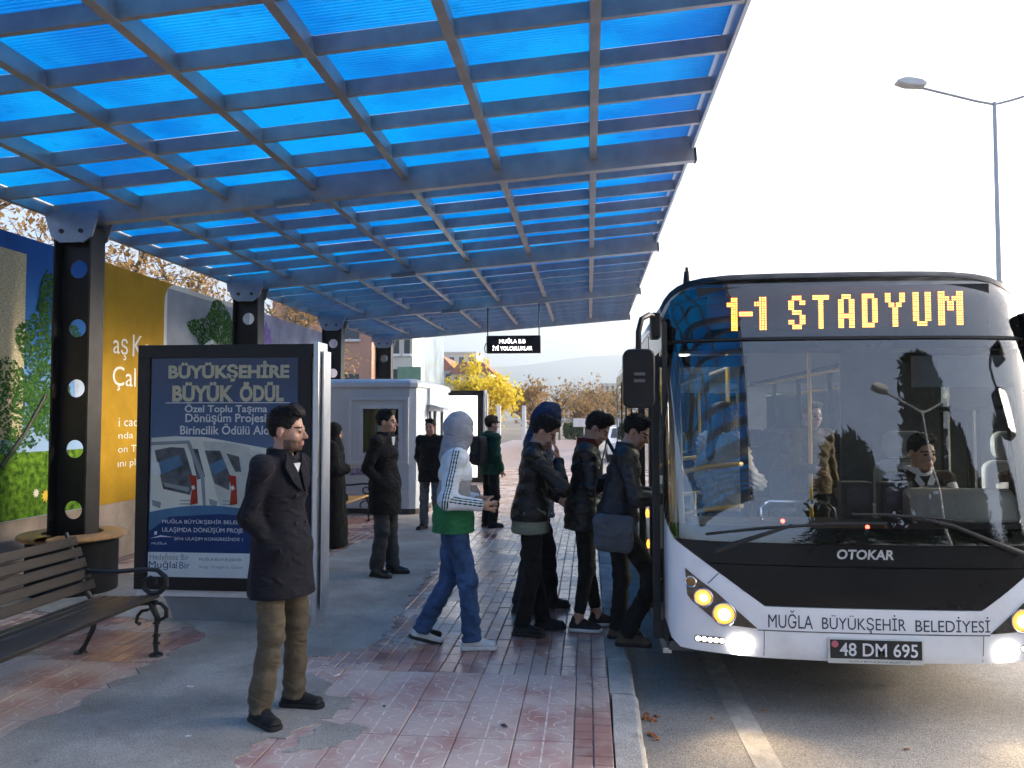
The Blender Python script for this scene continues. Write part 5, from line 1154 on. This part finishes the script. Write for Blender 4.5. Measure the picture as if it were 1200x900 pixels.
# --- navy hood
p=Person('tall person in navy hooded jacket with hood up at the back of the queue',(-.47,6.92),4,1.76,.10,(R(5),.42),(6,-8),res=.0085,ankR=(.1,-.12,.085),ankL=(-.1,.12,.085),kneeR=(.1,-.03,.5),kneeL=(-.1,.1,.5))
p.body(); p.top(c_navy,.04,.80,collar=0,fz=24); p.hood(c_navy,point=1,g=.005); p.trousers(c_navytr,.03,1.04)
for sd in 'RL': p.shoe(sd,c_shoeblk,c_soleblk)
# --- leather jacket, hand over the face
p=Person('man in black leather jacket holding one hand over his face',(-.46,6.22),2,1.69,.10,(R(-6),.55),(10,-10),res=.0068,ankR=(.1,-.06,.085),ankL=(-.1,.1,.085),elR=(.235,.27,1.16),wrR=(.075,.225,1.385),elL=(-.25,.12,1.12),wrL=(-.17,.25,1.04))
p.body(hands=('R',),curl=.35,palm={'R':((-.25,-.12,1),(-.25,-1,.1))}); p.hair(hair_k,'short',.018)
p.top(c_leather,.028,.90,collar=.035,amp=.009,fz=22,seed=9); p.top(c_palegreen,.018,.80,arms=(),name='shirt',collar=0,amp=.003); p.trousers(c_black,.014,1.04,seed=8,amp=.004)
for sd in 'RL': p.shoe(sd,c_shoeblk,c_soleblk)
# --- looking down, maroon collar
p=Person('man in black jacket with maroon collar looking down in the queue',(-.04,6.38),0,1.72,.08,(R(-5),.6),(8,-8),res=.0068,ankR=(.09,-.05,.085),ankL=(-.09,.10,.085),elR=(.245,.06,1.14),wrR=(.12,.27,1.22),elL=(-.245,.06,1.14),wrL=(-.08,.28,1.22))
p.body(hands=('R','L'),curl=.8,socks=False); p.hair(hair_k,'short',.022); p.top(c_maroon,.02,1.2,arms=(),name='sweater',collar=.06,amp=.002); p.top(c_blkjkt,.03,.80,collar=.01,amp=.007,fz=30,seed=4); p.trousers(c_black,.010,.86,seed=3,flare=.008,amp=.002)
for sd in 'RL': p.shoe(sd,c_shoeblk,c_solew)
# --- first in the queue, with shoulder bag
p=Person('man in slate jacket with shoulder bag reaching into the bus door',(.21,6.02),-2,1.70,.16,(R(-10),.5),(4,-4),res=.0068,ankR=(.10,.06,.085),ankL=(-.10,.0,.085),kneeR=(.10,.27,.50),kneeL=(-.10,.03,.49),hipR=(.09,.0,.92),elR=(.27,.13,1.12),wrR=(.19,.36,1.12),elL=(-.26,.15,1.12),wrL=(-.15,.36,1.1))
p.body(hands=('R','L'),curl=.6); p.hair(hair_k,'short'); p.top(c_slate,.03,.80,collar=.04,amp=.008,fz=30,seed=6); p.trousers(c_black,.014,1.03,seed=7,amp=.004)
for sd in 'RL': p.shoe(sd,c_boot,c_soleblk)
BG=empty('shoulder_bag',(.17,5.72,.86),R(8),'grey fabric shoulder bag on the hip of the man boarding','bag')
S=SDF((-.25,-.15,-.25),(.25,.15,.25),.008); S.cone((-.09,0,-.07),(.09,0,-.08),.075,.08,.05,ratio=.75,side=(0,0,1)); S.cone((-.1,0,.05),(.1,0,.03),.06,.06,.06,ratio=.75,side=(0,0,1)); S.wrinkle(.005,30,21,22); sdf_obj(S,'pouch',c_bag,BG)
S=SDF((-.25,-.15,-.25),(.25,.15,.25),.007); S.cone((-.105,-.012,.065),(.105,-.012,.045),.062,.064,.04,ratio=.8,side=(0,0,1)); S.cone((-.095,-.03,.0),(.10,-.03,-.02),.05,.05,.04,ratio=.75,side=(0,0,1)); S.wrinkle(.003,24,22,18); sdf_obj(S,'flap',c_bag,BG)
m=MB(); m.tube([(-.14,0,.1),(-.12,.05,.3),(-.03,.2,.55),(.02,.38,.64),(.1,.42,.5),(.14,.03,.1)],.014,6,flat=.35); m.build('strap',c_soleblk,BG)
# --- woman in black robe
p=Person('woman in floor length black robe and headscarf beside the kiosk bench',(-3.32,10.1),12,1.58,0,(0,.05),(8,-8),res=.01,elR=(.22,.05,1.12),wrR=(.08,.19,1.1),elL=(-.22,.05,1.12),wrL=(-.08,.19,1.1))
p.body()
S=SDF(p.lo,p.hi,.011); p.torso(S,.05,.06); S.cone((0,0,1.25),(0,0,.0),.19,.29,.08,ratio=.8)
for sd in 'RL': p.arm(S,sd,.045,1.0,.05)
S.wrinkle(.010,3,12,26); S.plane((0,0,.02),(0,0,-1)); sdf_obj(S,'robe',c_abaya,p.root)
S=SDF(np.array(p.J['hp'])-(.25,.25,.4),np.array(p.J['hp'])+(.25,.25,.3),.01); S.ell(p.hd((0,-.005,.11)),(.095,.118,.118),p.H,.02); S.cone(p.hd((0,-.01,.06)),(0,-.01,1.40),.095,.17,.05); S.ell(p.hd((0,.14,.065)),(.052,.08,.07),p.H,.012,'s'); sdf_obj(S,'headscarf',c_abaya,p.root)
for sd in 'RL': p.shoe(sd,c_shoeblk)
# --- green jacket, back turned
p=Person('person in dark green jacket with back turned near the kiosk corner',(-1.5,12.1),38,1.68,0,(R(-8),.05),(10,-8),res=.01,ankR=(.11,-.03,.085))
p.body(); p.hair(); p.top(c_forest,.04,.84,collar=.05); p.trousers(c_black,.026,1.04)
for sd in 'RL': p.shoe(sd,c_shoeblk,c_soleblk)
S=SDF(np.array(p.J['hp'])-(.2,.2,.1),np.array(p.J['hp'])+(.2,.25,.3),.009); S.ell(p.hd((0,-.003,.13)),(.09,.108,.1),p.H); S.plane(p.hd((0,0,.115)),-p.H[:,2]); S.cone(p.hd((-.05,.1,.118)),p.hd((.05,.1,.118)),.04,.04,.01,ratio=.25,side=(1,0,0)); sdf_obj(S,'cap',cloth('cap_brown',(.03,.018,.012)),p.root)
BP=empty('backpack',(-1.62,11.95,.95),R(38-90),'black backpack on the person in the green jacket','bag')
m=MB(); m.prism(rrect(-.15,.15,0,.44,.08),fXZ,-.13,.03); m.build('pack',c_soleblk,BP,bevel=.03,smooth=True); m=MB(); m.prism(rrect(-.11,.11,.04,.2,.04),fXZ,-.16,-.128); m.build('front_pocket',c_soleblk,BP,bevel=.02,smooth=True)
# --- in the bus
p=Person('bus driver in brown vest and white shirt seated behind the windscreen',(2.42,6.12),-90,1.74,0,(R(16),.12),(0,0),z=-.21,res=.008,kneeR=(.13,.42,.92),kneeL=(-.13,.42,.92),ankR=(.13,.5,.52),ankL=(-.13,.5,.52),elR=(.27,.12,1.12),wrR=(.14,.30,1.16),elL=(-.27,.10,1.12),wrL=(-.16,.30,1.14))
p.body(hands=('R','L'),curl=.9); p.hair(hair_k,'short',.015); p.top(c_shirt,.018,.95,name='shirt',collar=.05,amp=.004); p.top(c_vest,.03,.95,arms=(),name='vest',collar=0,amp=.003); p.trousers(c_black,.02,.95)
for sd in 'RL': p.shoe(sd,c_shoeblk)
m=MB(); m.cyl((-.085,.135,1.25),(-.085,.15,1.25),.032,n=16); m.build('badge',M('badge_blue',(.5,.6,.68),.4),p.root)
for s in (-1,1):
    m=MB(); m.add([(s*.008,.105,1.40),(s*.05,.075,1.475),(s*.07,.085,1.43),(s*.035,.115,1.37)],[(0,1,2,3)]); o=m.build('shirt_collar',c_shirt,p.root); q=o.modifiers.new('s','SOLIDIFY'); q.thickness=.012
p=Person('woman in white fur jacket with long brown hair standing inside the bus door',(.99,6.02),25,1.57,0,(R(10),.1),(8,-8),z=.2,res=.008,elR=(.25,.05,1.15),wrR=(.12,.25,1.1))
p.body(); p.hair(hair_b,'long')
S=SDF(p.lo,p.hi,.009); p.torso(S,.055,.05,lo=False); S.cone(p.J['waist'],(0,0,.9),.19,.2,.04,ratio=.75)
for sd in 'RL': p.arm(S,sd,.045,.95)
S.wrinkle(.012,70,5,70); S.plane((0,0,.88),(0,0,-1)); sdf_obj(S,'fur_jacket',c_fur,p.root); p.trousers(c_jeans,.012)
for sd in 'RL': p.shoe(sd,c_shoeblk)
p=Person('passenger in brown jacket standing in the bus aisle',(2.02,7.5),-70,1.6,0,(0,.1),(8,-8),z=.2,res=.01,elR=(.25,.1,1.12),wrR=(.12,.26,1.1))
p.body(); p.hair(hair_b); p.top(c_brown,.03,.85,collar=.04); p.trousers(c_greytr)
for sd in 'RL': p.shoe(sd,c_shoeblk)
# ================================================================== background
barkm=M('bark',(.11,.085,.065),.9,0,.35,6,.6,30,stretch=(1,1,.3)); barkp=M('bark_pale',(.27,.24,.2),.9,0,.3,5,.4,25)
yl=LEAF('leaf_yellow',(.62,.47,.03),(.85,.74,.12),.45); bl=LEAF('leaf_brown',(.25,.15,.06),(.48,.32,.13),.4); bl2=LEAF('leaf_tan',(.25,.15,.07),(.42,.30,.14),.4); gl_=LEAF('leaf_green',(.03,.055,.02),(.09,.12,.035),.25); pn=LEAF('needle',(.008,.018,.007),(.025,.045,.016),.1); ol=LEAF('leaf_olive',(.14,.13,.04),(.3,.24,.07),.35)
def tree(label,pos,h,cr,cz,leafm,n,ls,trunk_r=.12,name='deciduous_tree',bark=barkm,twigs=60,group=None,seed=0,flat=1.0,z=0):
    g=random.Random(seed); T=empty(name,(pos[0],pos[1],z),0,label,'tree',group)
    b=MB(); top=h*.62; tips=[]
    def V3(a,e,l): return Vector((math.cos(a)*math.cos(e),math.sin(a)*math.cos(e),math.sin(e)))*l
    pts=[Vector((g.uniform(-.04,.04)*h*.3*k/5,g.uniform(-.04,.04)*h*.3*k/5,top*k/5)) for k in range(6)]
    b.tube(pts,[trunk_r*(1.25 if k==0 else 1-.13*k) for k in range(6)],9)
    nl=9
    for i in range(nl):
        t=.35+.65*i/nl; p0=pts[int(t*5)].lerp(pts[min(5,int(t*5)+1)],t*5-int(t*5)); a=i*2.4+g.uniform(-.4,.4); e=g.uniform(.35,1.1)
        L=cr*g.uniform(.75,1.05)*(1.0 if t<.8 else .75); p1=p0+V3(a,e,L*.55)+Vector((0,0,.05*h)); p2=p1+V3(a+g.uniform(-.3,.3),e+.1,L*.5)
        p2.z=min(p2.z,h); b.tube([p0,p1,p2],[trunk_r*.45,trunk_r*.28,trunk_r*.1],6)
        for q in range(max(2,twigs//nl)):
            s=p0.lerp(p1,g.uniform(.4,1)) if g.random()<.4 else p1.lerp(p2,g.random()); d=V3(g.uniform(0,6.28),g.uniform(-.2,1.2),L*g.uniform(.25,.55)); tip=s+d; b.tube([s,s+d*.5+Vector((0,0,.02)),tip],[trunk_r*.12,trunk_r*.08,trunk_r*.04],4); tips+=[s+d*.5,tip]
    b.build('trunk',bark,T,smooth=True)
    c=MB(); 
    if n:
        cl=[]
        for tp in tips: cl.append((tp,cr*g.uniform(.14,.3)))
        for k in range(n):
            tp,r=cl[g.randrange(len(cl))]; o=Vector((g.gauss(0,1),g.gauss(0,1),g.gauss(0,.8*flat)))*r*.55; p=tp+o
            q=Vector((g.uniform(-1,1),g.uniform(-1,1),g.uniform(-1,1))).normalized(); w=q.cross(Vector((0,0,1))); w=w.normalized() if w.length>.01 else Vector((1,0,0)); s=ls*g.uniform(.6,1.3); u=q*s; v=w*s*.55
            c.add([p-u,p+v,p+u,p-v],[(0,1,2,3)])
        c.build('crown',leafm,T)
    return T
def conifer(label,pos,h,r,n,seed):
    g=random.Random(seed); T=empty('pine_tree',(pos[0],pos[1],-.1),0,label,'tree','pines behind the camera')
    b=MB(); b.tube([(0,0,0),(0,0,h*.5),(0,0,h*.95)],[.28,.2,.05],8); b.build('trunk',barkm,T,smooth=True)
    c=MB()
    for k in range(n):
        t=g.random()**.8; zz=h*(.18+.82*t); a=g.uniform(0,6.28); rr=r*(1-t*.75)*(.55+.45*math.sin(3*a+7*t)**2)*math.sqrt(g.uniform(.25,1)); p=Vector((rr*math.cos(a),rr*math.sin(a),zz+g.uniform(-.3,.3)))
        u=Vector((g.uniform(-1,1),g.uniform(-1,1),g.uniform(-.4,.8))).normalized()*g.uniform(.2,.5); v=u.cross(Vector((g.uniform(-1,1),g.uniform(-1,1),1))).normalized()*g.uniform(.06,.16)
        c.add([p-u,p+v,p+u,p-v],[(0,1,2,3)])
    c.build('crown',pn,T); return T
tree('small tree with dense bright yellow autumn leaves beyond the kiosk',(-5.6,42),4.7,1.9,2.6,yl,5200,.13,.09,seed=3,twigs=150)
for k,(l,x,y,h,cr,n,lm_) in enumerate([('nearly bare brown tree right of the yellow tree',-3.4,46,4.6,1.6,300,bl2),('rusty brown tree just right of the yellow tree',-4.2,52,4.2,2.0,1600,bl),('bare twiggy tree above the queue heads',-2.2,60,4.6,2.1,500,bl2),('tan autumn tree left of the far white flats',.4,75,4.8,2.6,1900,bl2),('olive brown tree before the far white flats',2.6,82,4.2,2.6,1700,ol),('rusty tree at the bus mirror edge',4.6,88,4.6,2.4,1800,bl),('low tan tree behind the street sign',-.8,66,3.4,1.8,1300,bl2)]):
    tree(l,(x,y),h,cr,h*.5,lm_,n,.16,.08,seed=20+k,twigs=110,group='autumn trees down the street')
for k,(x,y,h) in enumerate([(-9.0,7.2,6.5),(-9.4,10.5,6.8),(-8.8,14.0,6.2),(-9.6,18.0,7.0),(-9.0,23,6.6)]):
    tree(['dry brown leaved tree showing above the sky poster','dry brown leaved tree showing above the yellow poster','dry brown leaved tree above the picture of a house','dry brown leaved tree above the lilac poster','dry brown leaved tree behind the far end of the hoarding'][k],(x,y),h,2.1,3,bl,4200,.06,.13,seed=40+k,twigs=170,group='trees behind the hoarding')
tree('tree with thick pale trunk on the median seen through the bus side window',(9.8,18.6),4.4,1.6,3,ol,1500,.13,.24,bark=barkp,seed=61)
tree('bushy olive tree on the far pavement behind the bus',(19.5,34),4.6,2.2,3,ol,2200,.16,.15,seed=62)
for k,(x,y,h,r) in enumerate([(8.6,-17,12,5.0),(13.5,-15,15,5.0),(19,-19,14,5.0),(25,-14,13,4.5)]): conifer(['dark pine reflected in the middle of the windscreen','tall dark pine reflected in the right of the windscreen','dark pine behind the camera beyond the road','dark pine on the far pavement behind the camera'][k],(x,y),h,r,9000,80+k)
# hedge, bushes
def bush(label,x,y,w_,d_,h,n,mat,ls=.1,name='hedge'):
    B=MB()
    for k in range(n):
        p=Vector((random.uniform(-w_,w_),random.uniform(-d_,d_),h*random.random()**.6*(1-.25*random.random()))); u=Vector((random.uniform(-1,1),random.uniform(-1,1),random.uniform(-1,1))).normalized()*ls; v=u.cross(Vector((random.random(),1,random.random()))).normalized()*ls*.55; B.add([p-u,p+v,p+u,p-v],[(0,1,2,3)])
    tag(B.build(name,mat,None,loc=(x,y,0)),label,'hedge')
bush('low green hedge behind the queue down the street',1.2,64,3.2,.8,1.3,1800,gl_,.18); bush('dark bush at the far kerb beside the parked cars',3.2,40,1.0,.6,.9,600,gl_,.12,'bush')
# far houses
def building(label,x0,x1,y,dep,h,wallm_,rows,cols,wz,roof=None,name='apartment_block',ww=.5,wh=.55,side_cols=0,balc=False,cat='building'):
    B=empty(name,((x0+x1)/2,y,0),0,label,cat); W=x1-x0
    m=MB(); m.bb(-W/2,W/2,0,dep,-.2,h); m.build('wall',wallm_,B)
    cw=W/cols; rh=(h-wz)/rows
    wm=MB(); wm.bb(-cw*ww/2,cw*ww/2,-.05,.0,0,rh*wh); wme=wm.mesh('window',win_dark); fr=MB(); fr.bb(-cw*ww/2-.06,cw*ww/2+.06,-.09,-.001,-.1,-.001); fme=fr.mesh('sill',white_paint)
    for r in range(rows):
        for c in range(cols):
            o=link('window',wme,B,(-W/2+cw*(c+.5),0,wz+rh*(r+.22))); link('sill',fme,o)
        if balc:
            q=MB(); q.bb(-W/2,W/2,-1.0,-.05,wz+rh*r-.1,wz+rh*r+.5); q.build('balcony',white_paint,B)
    if roof:
        q=MB(); o_=.4; q.prism([(-W/2-o_,h),(W/2+o_,h),(W/2*.55,h+min(W,dep)*.28),(-W/2*.55,h+min(W,dep)*.28)],fXZ,-o_,dep+o_); q.build('roof',roof,B)
    else: q=MB(); q.bb(-W/2-.15,W/2+.15,-.15,dep+.15,h,h+.3); q.build('parapet',wallm_,B)
    return B
win_dark=M('window_dark',(.06,.075,.09),.15,0,.3,.7); redroof=M('roof_tiles',(.36,.13,.075),.85,0,.25,2); offw=M('wall_offwhite',(.62,.59,.54),.85,0,.08,.4); pinkw=M('wall_pink',(.52,.3,.22),.85,0,.08,.5); cream=M('wall_cream',(.6,.5,.38),.85,0,.1,.5); bluegl=M('glass_front',(.22,.28,.34),.2,0,.3,.5)
building('salmon pink building behind the kiosk',-13.6,-9.2,33,8,7.6,pinkw,2,2,1.0)
gB=building('building with grey glazed front between the last two posts',-9.15,-7.75,34,8,6.4,bluegl,3,4,.4,ww=.7,wh=.8)
building('narrow white building with windows right of the last post',-7.6,-6.75,30,2.2,6.5,offw,4,2,1.2)
building('white house with red tiled roof on the slope behind the kiosk',-29,-21,122,10,9.2,offw,3,5,1,redroof,'house')
building('cream house with red roof left of the yellow tree',-20.5,-14.5,118,9,8.4,cream,3,4,1,redroof,'house')
building('taller white block rising behind the red roofs',-27,-20,140,9,13.2,offw,4,4,2)
building('far white apartment block left of the bus mirror',-6,4,262,12,9,offw,4,6,1,balc=True)
building('taller far white apartment block beside the bus mirror',3.5,15,255,12,12.5,offw,5,7,1,balc=True)
building('pale stepped apartment block in the far distance',-14,-4,290,12,7.5,cream,3,6,1,balc=True)
shop=building('row of shops with red and blue fascia seen through the bus window',24.6,44,46,10,5.5,offw,1,7,.3,ww=.7,wh=.5,name='shop_row')
for k,(c_) in enumerate(((.5,.04,.04),(.7,.7,.7),(.06,.25,.4),(.5,.06,.05),(.65,.6,.5))): m=MB(); m.bb(-9.5+3.8*k,-6.0+3.8*k,-.25,-.06,3.0,4.2); m.build('fascia_sign',flatm('fascia',c_),shop)
# green shop board on the white building
SB=empty('shop_board',(-6.75,29.4,0),0,'green and white board on legs beside the narrow white building','sign')
m=MB(); m.bb(-.45,.45,0,.08,2.9,3.6); m.build('board',flatm('board_green',(.16,.28,.21)),SB); m=MB(); m.bb(-.4,-.34,.02,.06,0,2.9); m.build('leg',grey_steel,SB); m=MB(); m.bb(.34,.4,.02,.06,0,2.9); m.build('leg',grey_steel,SB)
# mountain
mm_=M('mountain_forest',(.045,.06,.05),.95,0,.4,.004,0,c2=(.12,.12,.1),gen='Object',detail=10)
g_=np.random.default_rng(5); nx,nd=160,14; vs=[];fs=[]
for j in range(nd):
    for i in range(nx):
        x=-3200+6400*i/(nx-1); t=j/(nd-1); ridge=205+18*math.sin(x*.0021+1)+14*math.sin(x*.0047)+7*math.sin(x*.013+2)+ .018*x
        vs.append((x,2100+900*t,ridge*min(1,t*1.25)**.8*(1+.10*math.sin(x*.01+t*6)*(1-t))-(8 if j==0 else 0)))
for j in range(nd-1):
    for i in range(nx-1): fs.append((j*nx+i,j*nx+i+1,(j+1)*nx+i+1,(j+1)*nx+i))
m=MB(); m.add(vs,fs); tag(m.build('mountain',mm_,smooth=True),kind='structure')
# street lamps
def lamp(label,x,y,h,two=True,arm=2.2,rzz=0):
    L=empty('street_lamp',(x,y,-.02),rzz,label,'lamp','street lamps')
    m=MB(); m.cyl((0,0,0),(0,0,h*.52),.11,.085,12); m.cyl((0,0,h*.52),(0,0,h),.065,.05,12); m.cyl((0,0,h*.50),(0,0,h*.53),.10,.10,12); m.build('pole',lampg,L,smooth=True)
    for s in ((-1,1) if two else (-1,)):
        m=MB(); m.tube([(0,0,h-.06),(s*.4,0,h+.03),(s*(arm-.5),0,h+.42)],.034,8); m.build('arm',lampg,L,smooth=True)
        m=MB(); m.prism([(s*(arm-.62),.50),(s*(arm-.56),.42),(s*(arm-.1),.47),(s*(arm+.1),.55),(s*(arm+.08),.62),(s*(arm-.15),.68),(s*(arm-.5),.60)],lambda u,v,t_:(u,t_,v+h-.0),-.14,.14); hd_=m.build('lamp_head',lamph,L,bevel=.03,smooth=True)
        m=MB(); m.prism([(s*(arm-.52),.425),(s*(arm-.12),.462),(s*(arm+.04),.53),(s*(arm-.3),.50)],lambda u,v,t_:(u,t_,v+h-.012),-.10,.10); m.build('lamp_glass',M('lamp_lens',(.5,.5,.46),.3),hd_)
lampg=M('lamp_steel',(.42,.43,.45),.45,.4,.06); lamph=M('lamp_head',(.6,.6,.6),.4,0,.05)
lamp('tall double armed street lamp rising behind the bus',9.84,20,9.35)
lamp('double armed street lamp reflected in the windscreen',9.84,-9,9.35)
lamp('thin lamp pole far off above the red roofs',-8.6,46,6.3,False,1.2)
# road sign and posts down the street
S_=empty('street_sign',(-.35,56,0),0,'small white street sign on a post above the queue','sign'); m=MB(); m.cyl((0,0,0),(0,0,1.3),.04,n=8); m.build('sign_post',grey_steel,S_); m=MB(); m.bb(-.75,.75,-.05,-.02,1.05,1.65); m.build('sign_board',white_paint,S_)
for k,x in enumerate((-4.6,-3.3)):
    q=MB(); q.bb(-.1,.1,-.1,.1,0,2.3); tag(q.build('gate_post',white_paint,None,loc=(x,40.5,0),bevel=.01),['left white gate post below the yellow tree','right white gate post below the yellow tree'][k],'post')
# parked cars
tailr=M('tail_lamp',(.35,.02,.02),.3); cglass=M('car_glass',(.03,.035,.04),.08,0,.1); 
def car(label,x,y,rzz,paint,z=ROADZ):
    C_=empty('parked_car',(x,y,z),rzz,label,'car','parked cars')
    prof=[(-2.05,.35),(-2.08,.62),(-1.98,.82),(-1.2,.93),(-.55,1.38),(.75,1.42),(1.45,1.02),(2.0,.93),(2.08,.6),(2.05,.35)]
    b=MB(); secs=[]
    for xx,sc_,zz in ((-.86,.96,0),(-.84,1,0),(.84,1,0),(.86,.96,0)): secs.append([(xx*(1 if v<.95 else .84 if v>1.2 else .97),u*sc_,v) for u,v in prof])
    n=len(prof); vs=sum(secs,[]); fs=[]
    for s in range(3):
        for i in range(n): j=(i+1)%n; fs.append((s*n+i,s*n+j,(s+1)*n+j,(s+1)*n+i))
    fs+=[tuple(range(n)),tuple(range(3*n,4*n))[::-1]]; b.add(vs,fs); b.build('body',paint,C_,bevel=.03,smooth=True)
    for s in (-1,1):
        q=MB(); q.prism([(-1.0,.96),(-.5,1.32),(.05,1.34),(.05,.97)],lambda u,v,t_:(s*(.862-(v-.95)*.30)+t_,u,v),-.002,.004); q.build('side_window',cglass,C_); q=MB(); q.prism([(.12,.97),(.12,1.34),(.7,1.36),(1.25,1.0)],lambda u,v,t_:(s*(.862-(v-.95)*.30)+t_,u,v),-.002,.004); q.build('side_window',cglass,C_)
    q=MB(); q.add([(-.72,-1.14,.975),(.72,-1.14,.975),(.62,-.60,1.36),(-.62,-.60,1.36)],[(0,1,2,3)]); o=q.build('windscreen',cglass,C_); o.location.y=-.012; o.location.z=.012
    q=MB(); q.add([(-.72,1.40,1.05),(.72,1.40,1.05),(.62,.82,1.39),(-.62,.82,1.39)],[(0,1,2,3)]); o=q.build('rear_window',cglass,C_); o.location.y=.012; o.location.z=.012
    for s in (-1,1):
        for yy in (-1.28,1.28):
            wq=MB(); wq.lathe([(.18,-.1),(.29,-.1),(.31,-.07),(.31,.07),(.29,.1),(.18,.1)],20); Wq=wq.build('wheel',tyre,C_,smooth=True,loc=(s*.78,yy,.31),rot=(0,R(90),0)); rq=MB(); rq.lathe([(.19,-.08),(.19,.08),(.05,.085*s),(0,.085*s)],16); rq.build('rim',alu,Wq,smooth=True)
        q=MB(); q.bb(s*.55-.17,s*.55+.17,-2.09,-2.0,.66,.8); q.build('headlight',M('car_lamp',(.7,.7,.7),.2),C_); q=MB(); q.bb(s*.6-.15,s*.6+.15,2.0,2.085,.66,.84); q.build('tail_light',tailr,C_)
carw=M('car_white',(.72,.73,.74),.2,0,.03,coat=.5); carg=M('car_grey',(.2,.21,.23),.25,.3,.05,coat=.5); cars_=M('car_silver',(.5,.51,.53),.25,.5,.04,coat=.5)
car('white parked car seen through the driver side window',13.6,25.5,R(0),carw); car('white car parked down the street beside the bus door',1.6,34,R(0),carw); car('silver car parked beyond the white one',1.9,42,0,cars_); car('grey car on the far carriageway',16.5,33,0,carg)
# ---- haze: one closed box round the scene
hz=bpy.data.materials.new('haze'); hz.use_nodes=True; t=hz.node_tree; t.nodes.clear(); o=_n(t,'OutputMaterial'); pv=_n(t,'VolumePrincipled'); pv.inputs['Color'].default_value=(.58,.69,.79,1); pv.inputs['Density'].default_value=.00075; pv.inputs['Anisotropy'].default_value=.35; t.links.new(pv.outputs[0],o.inputs['Volume'])
m=MB(); m.bb(-4600,4600,-700,6600,-1.3,330); tag(m.build('haze',hz),kind='stuff')
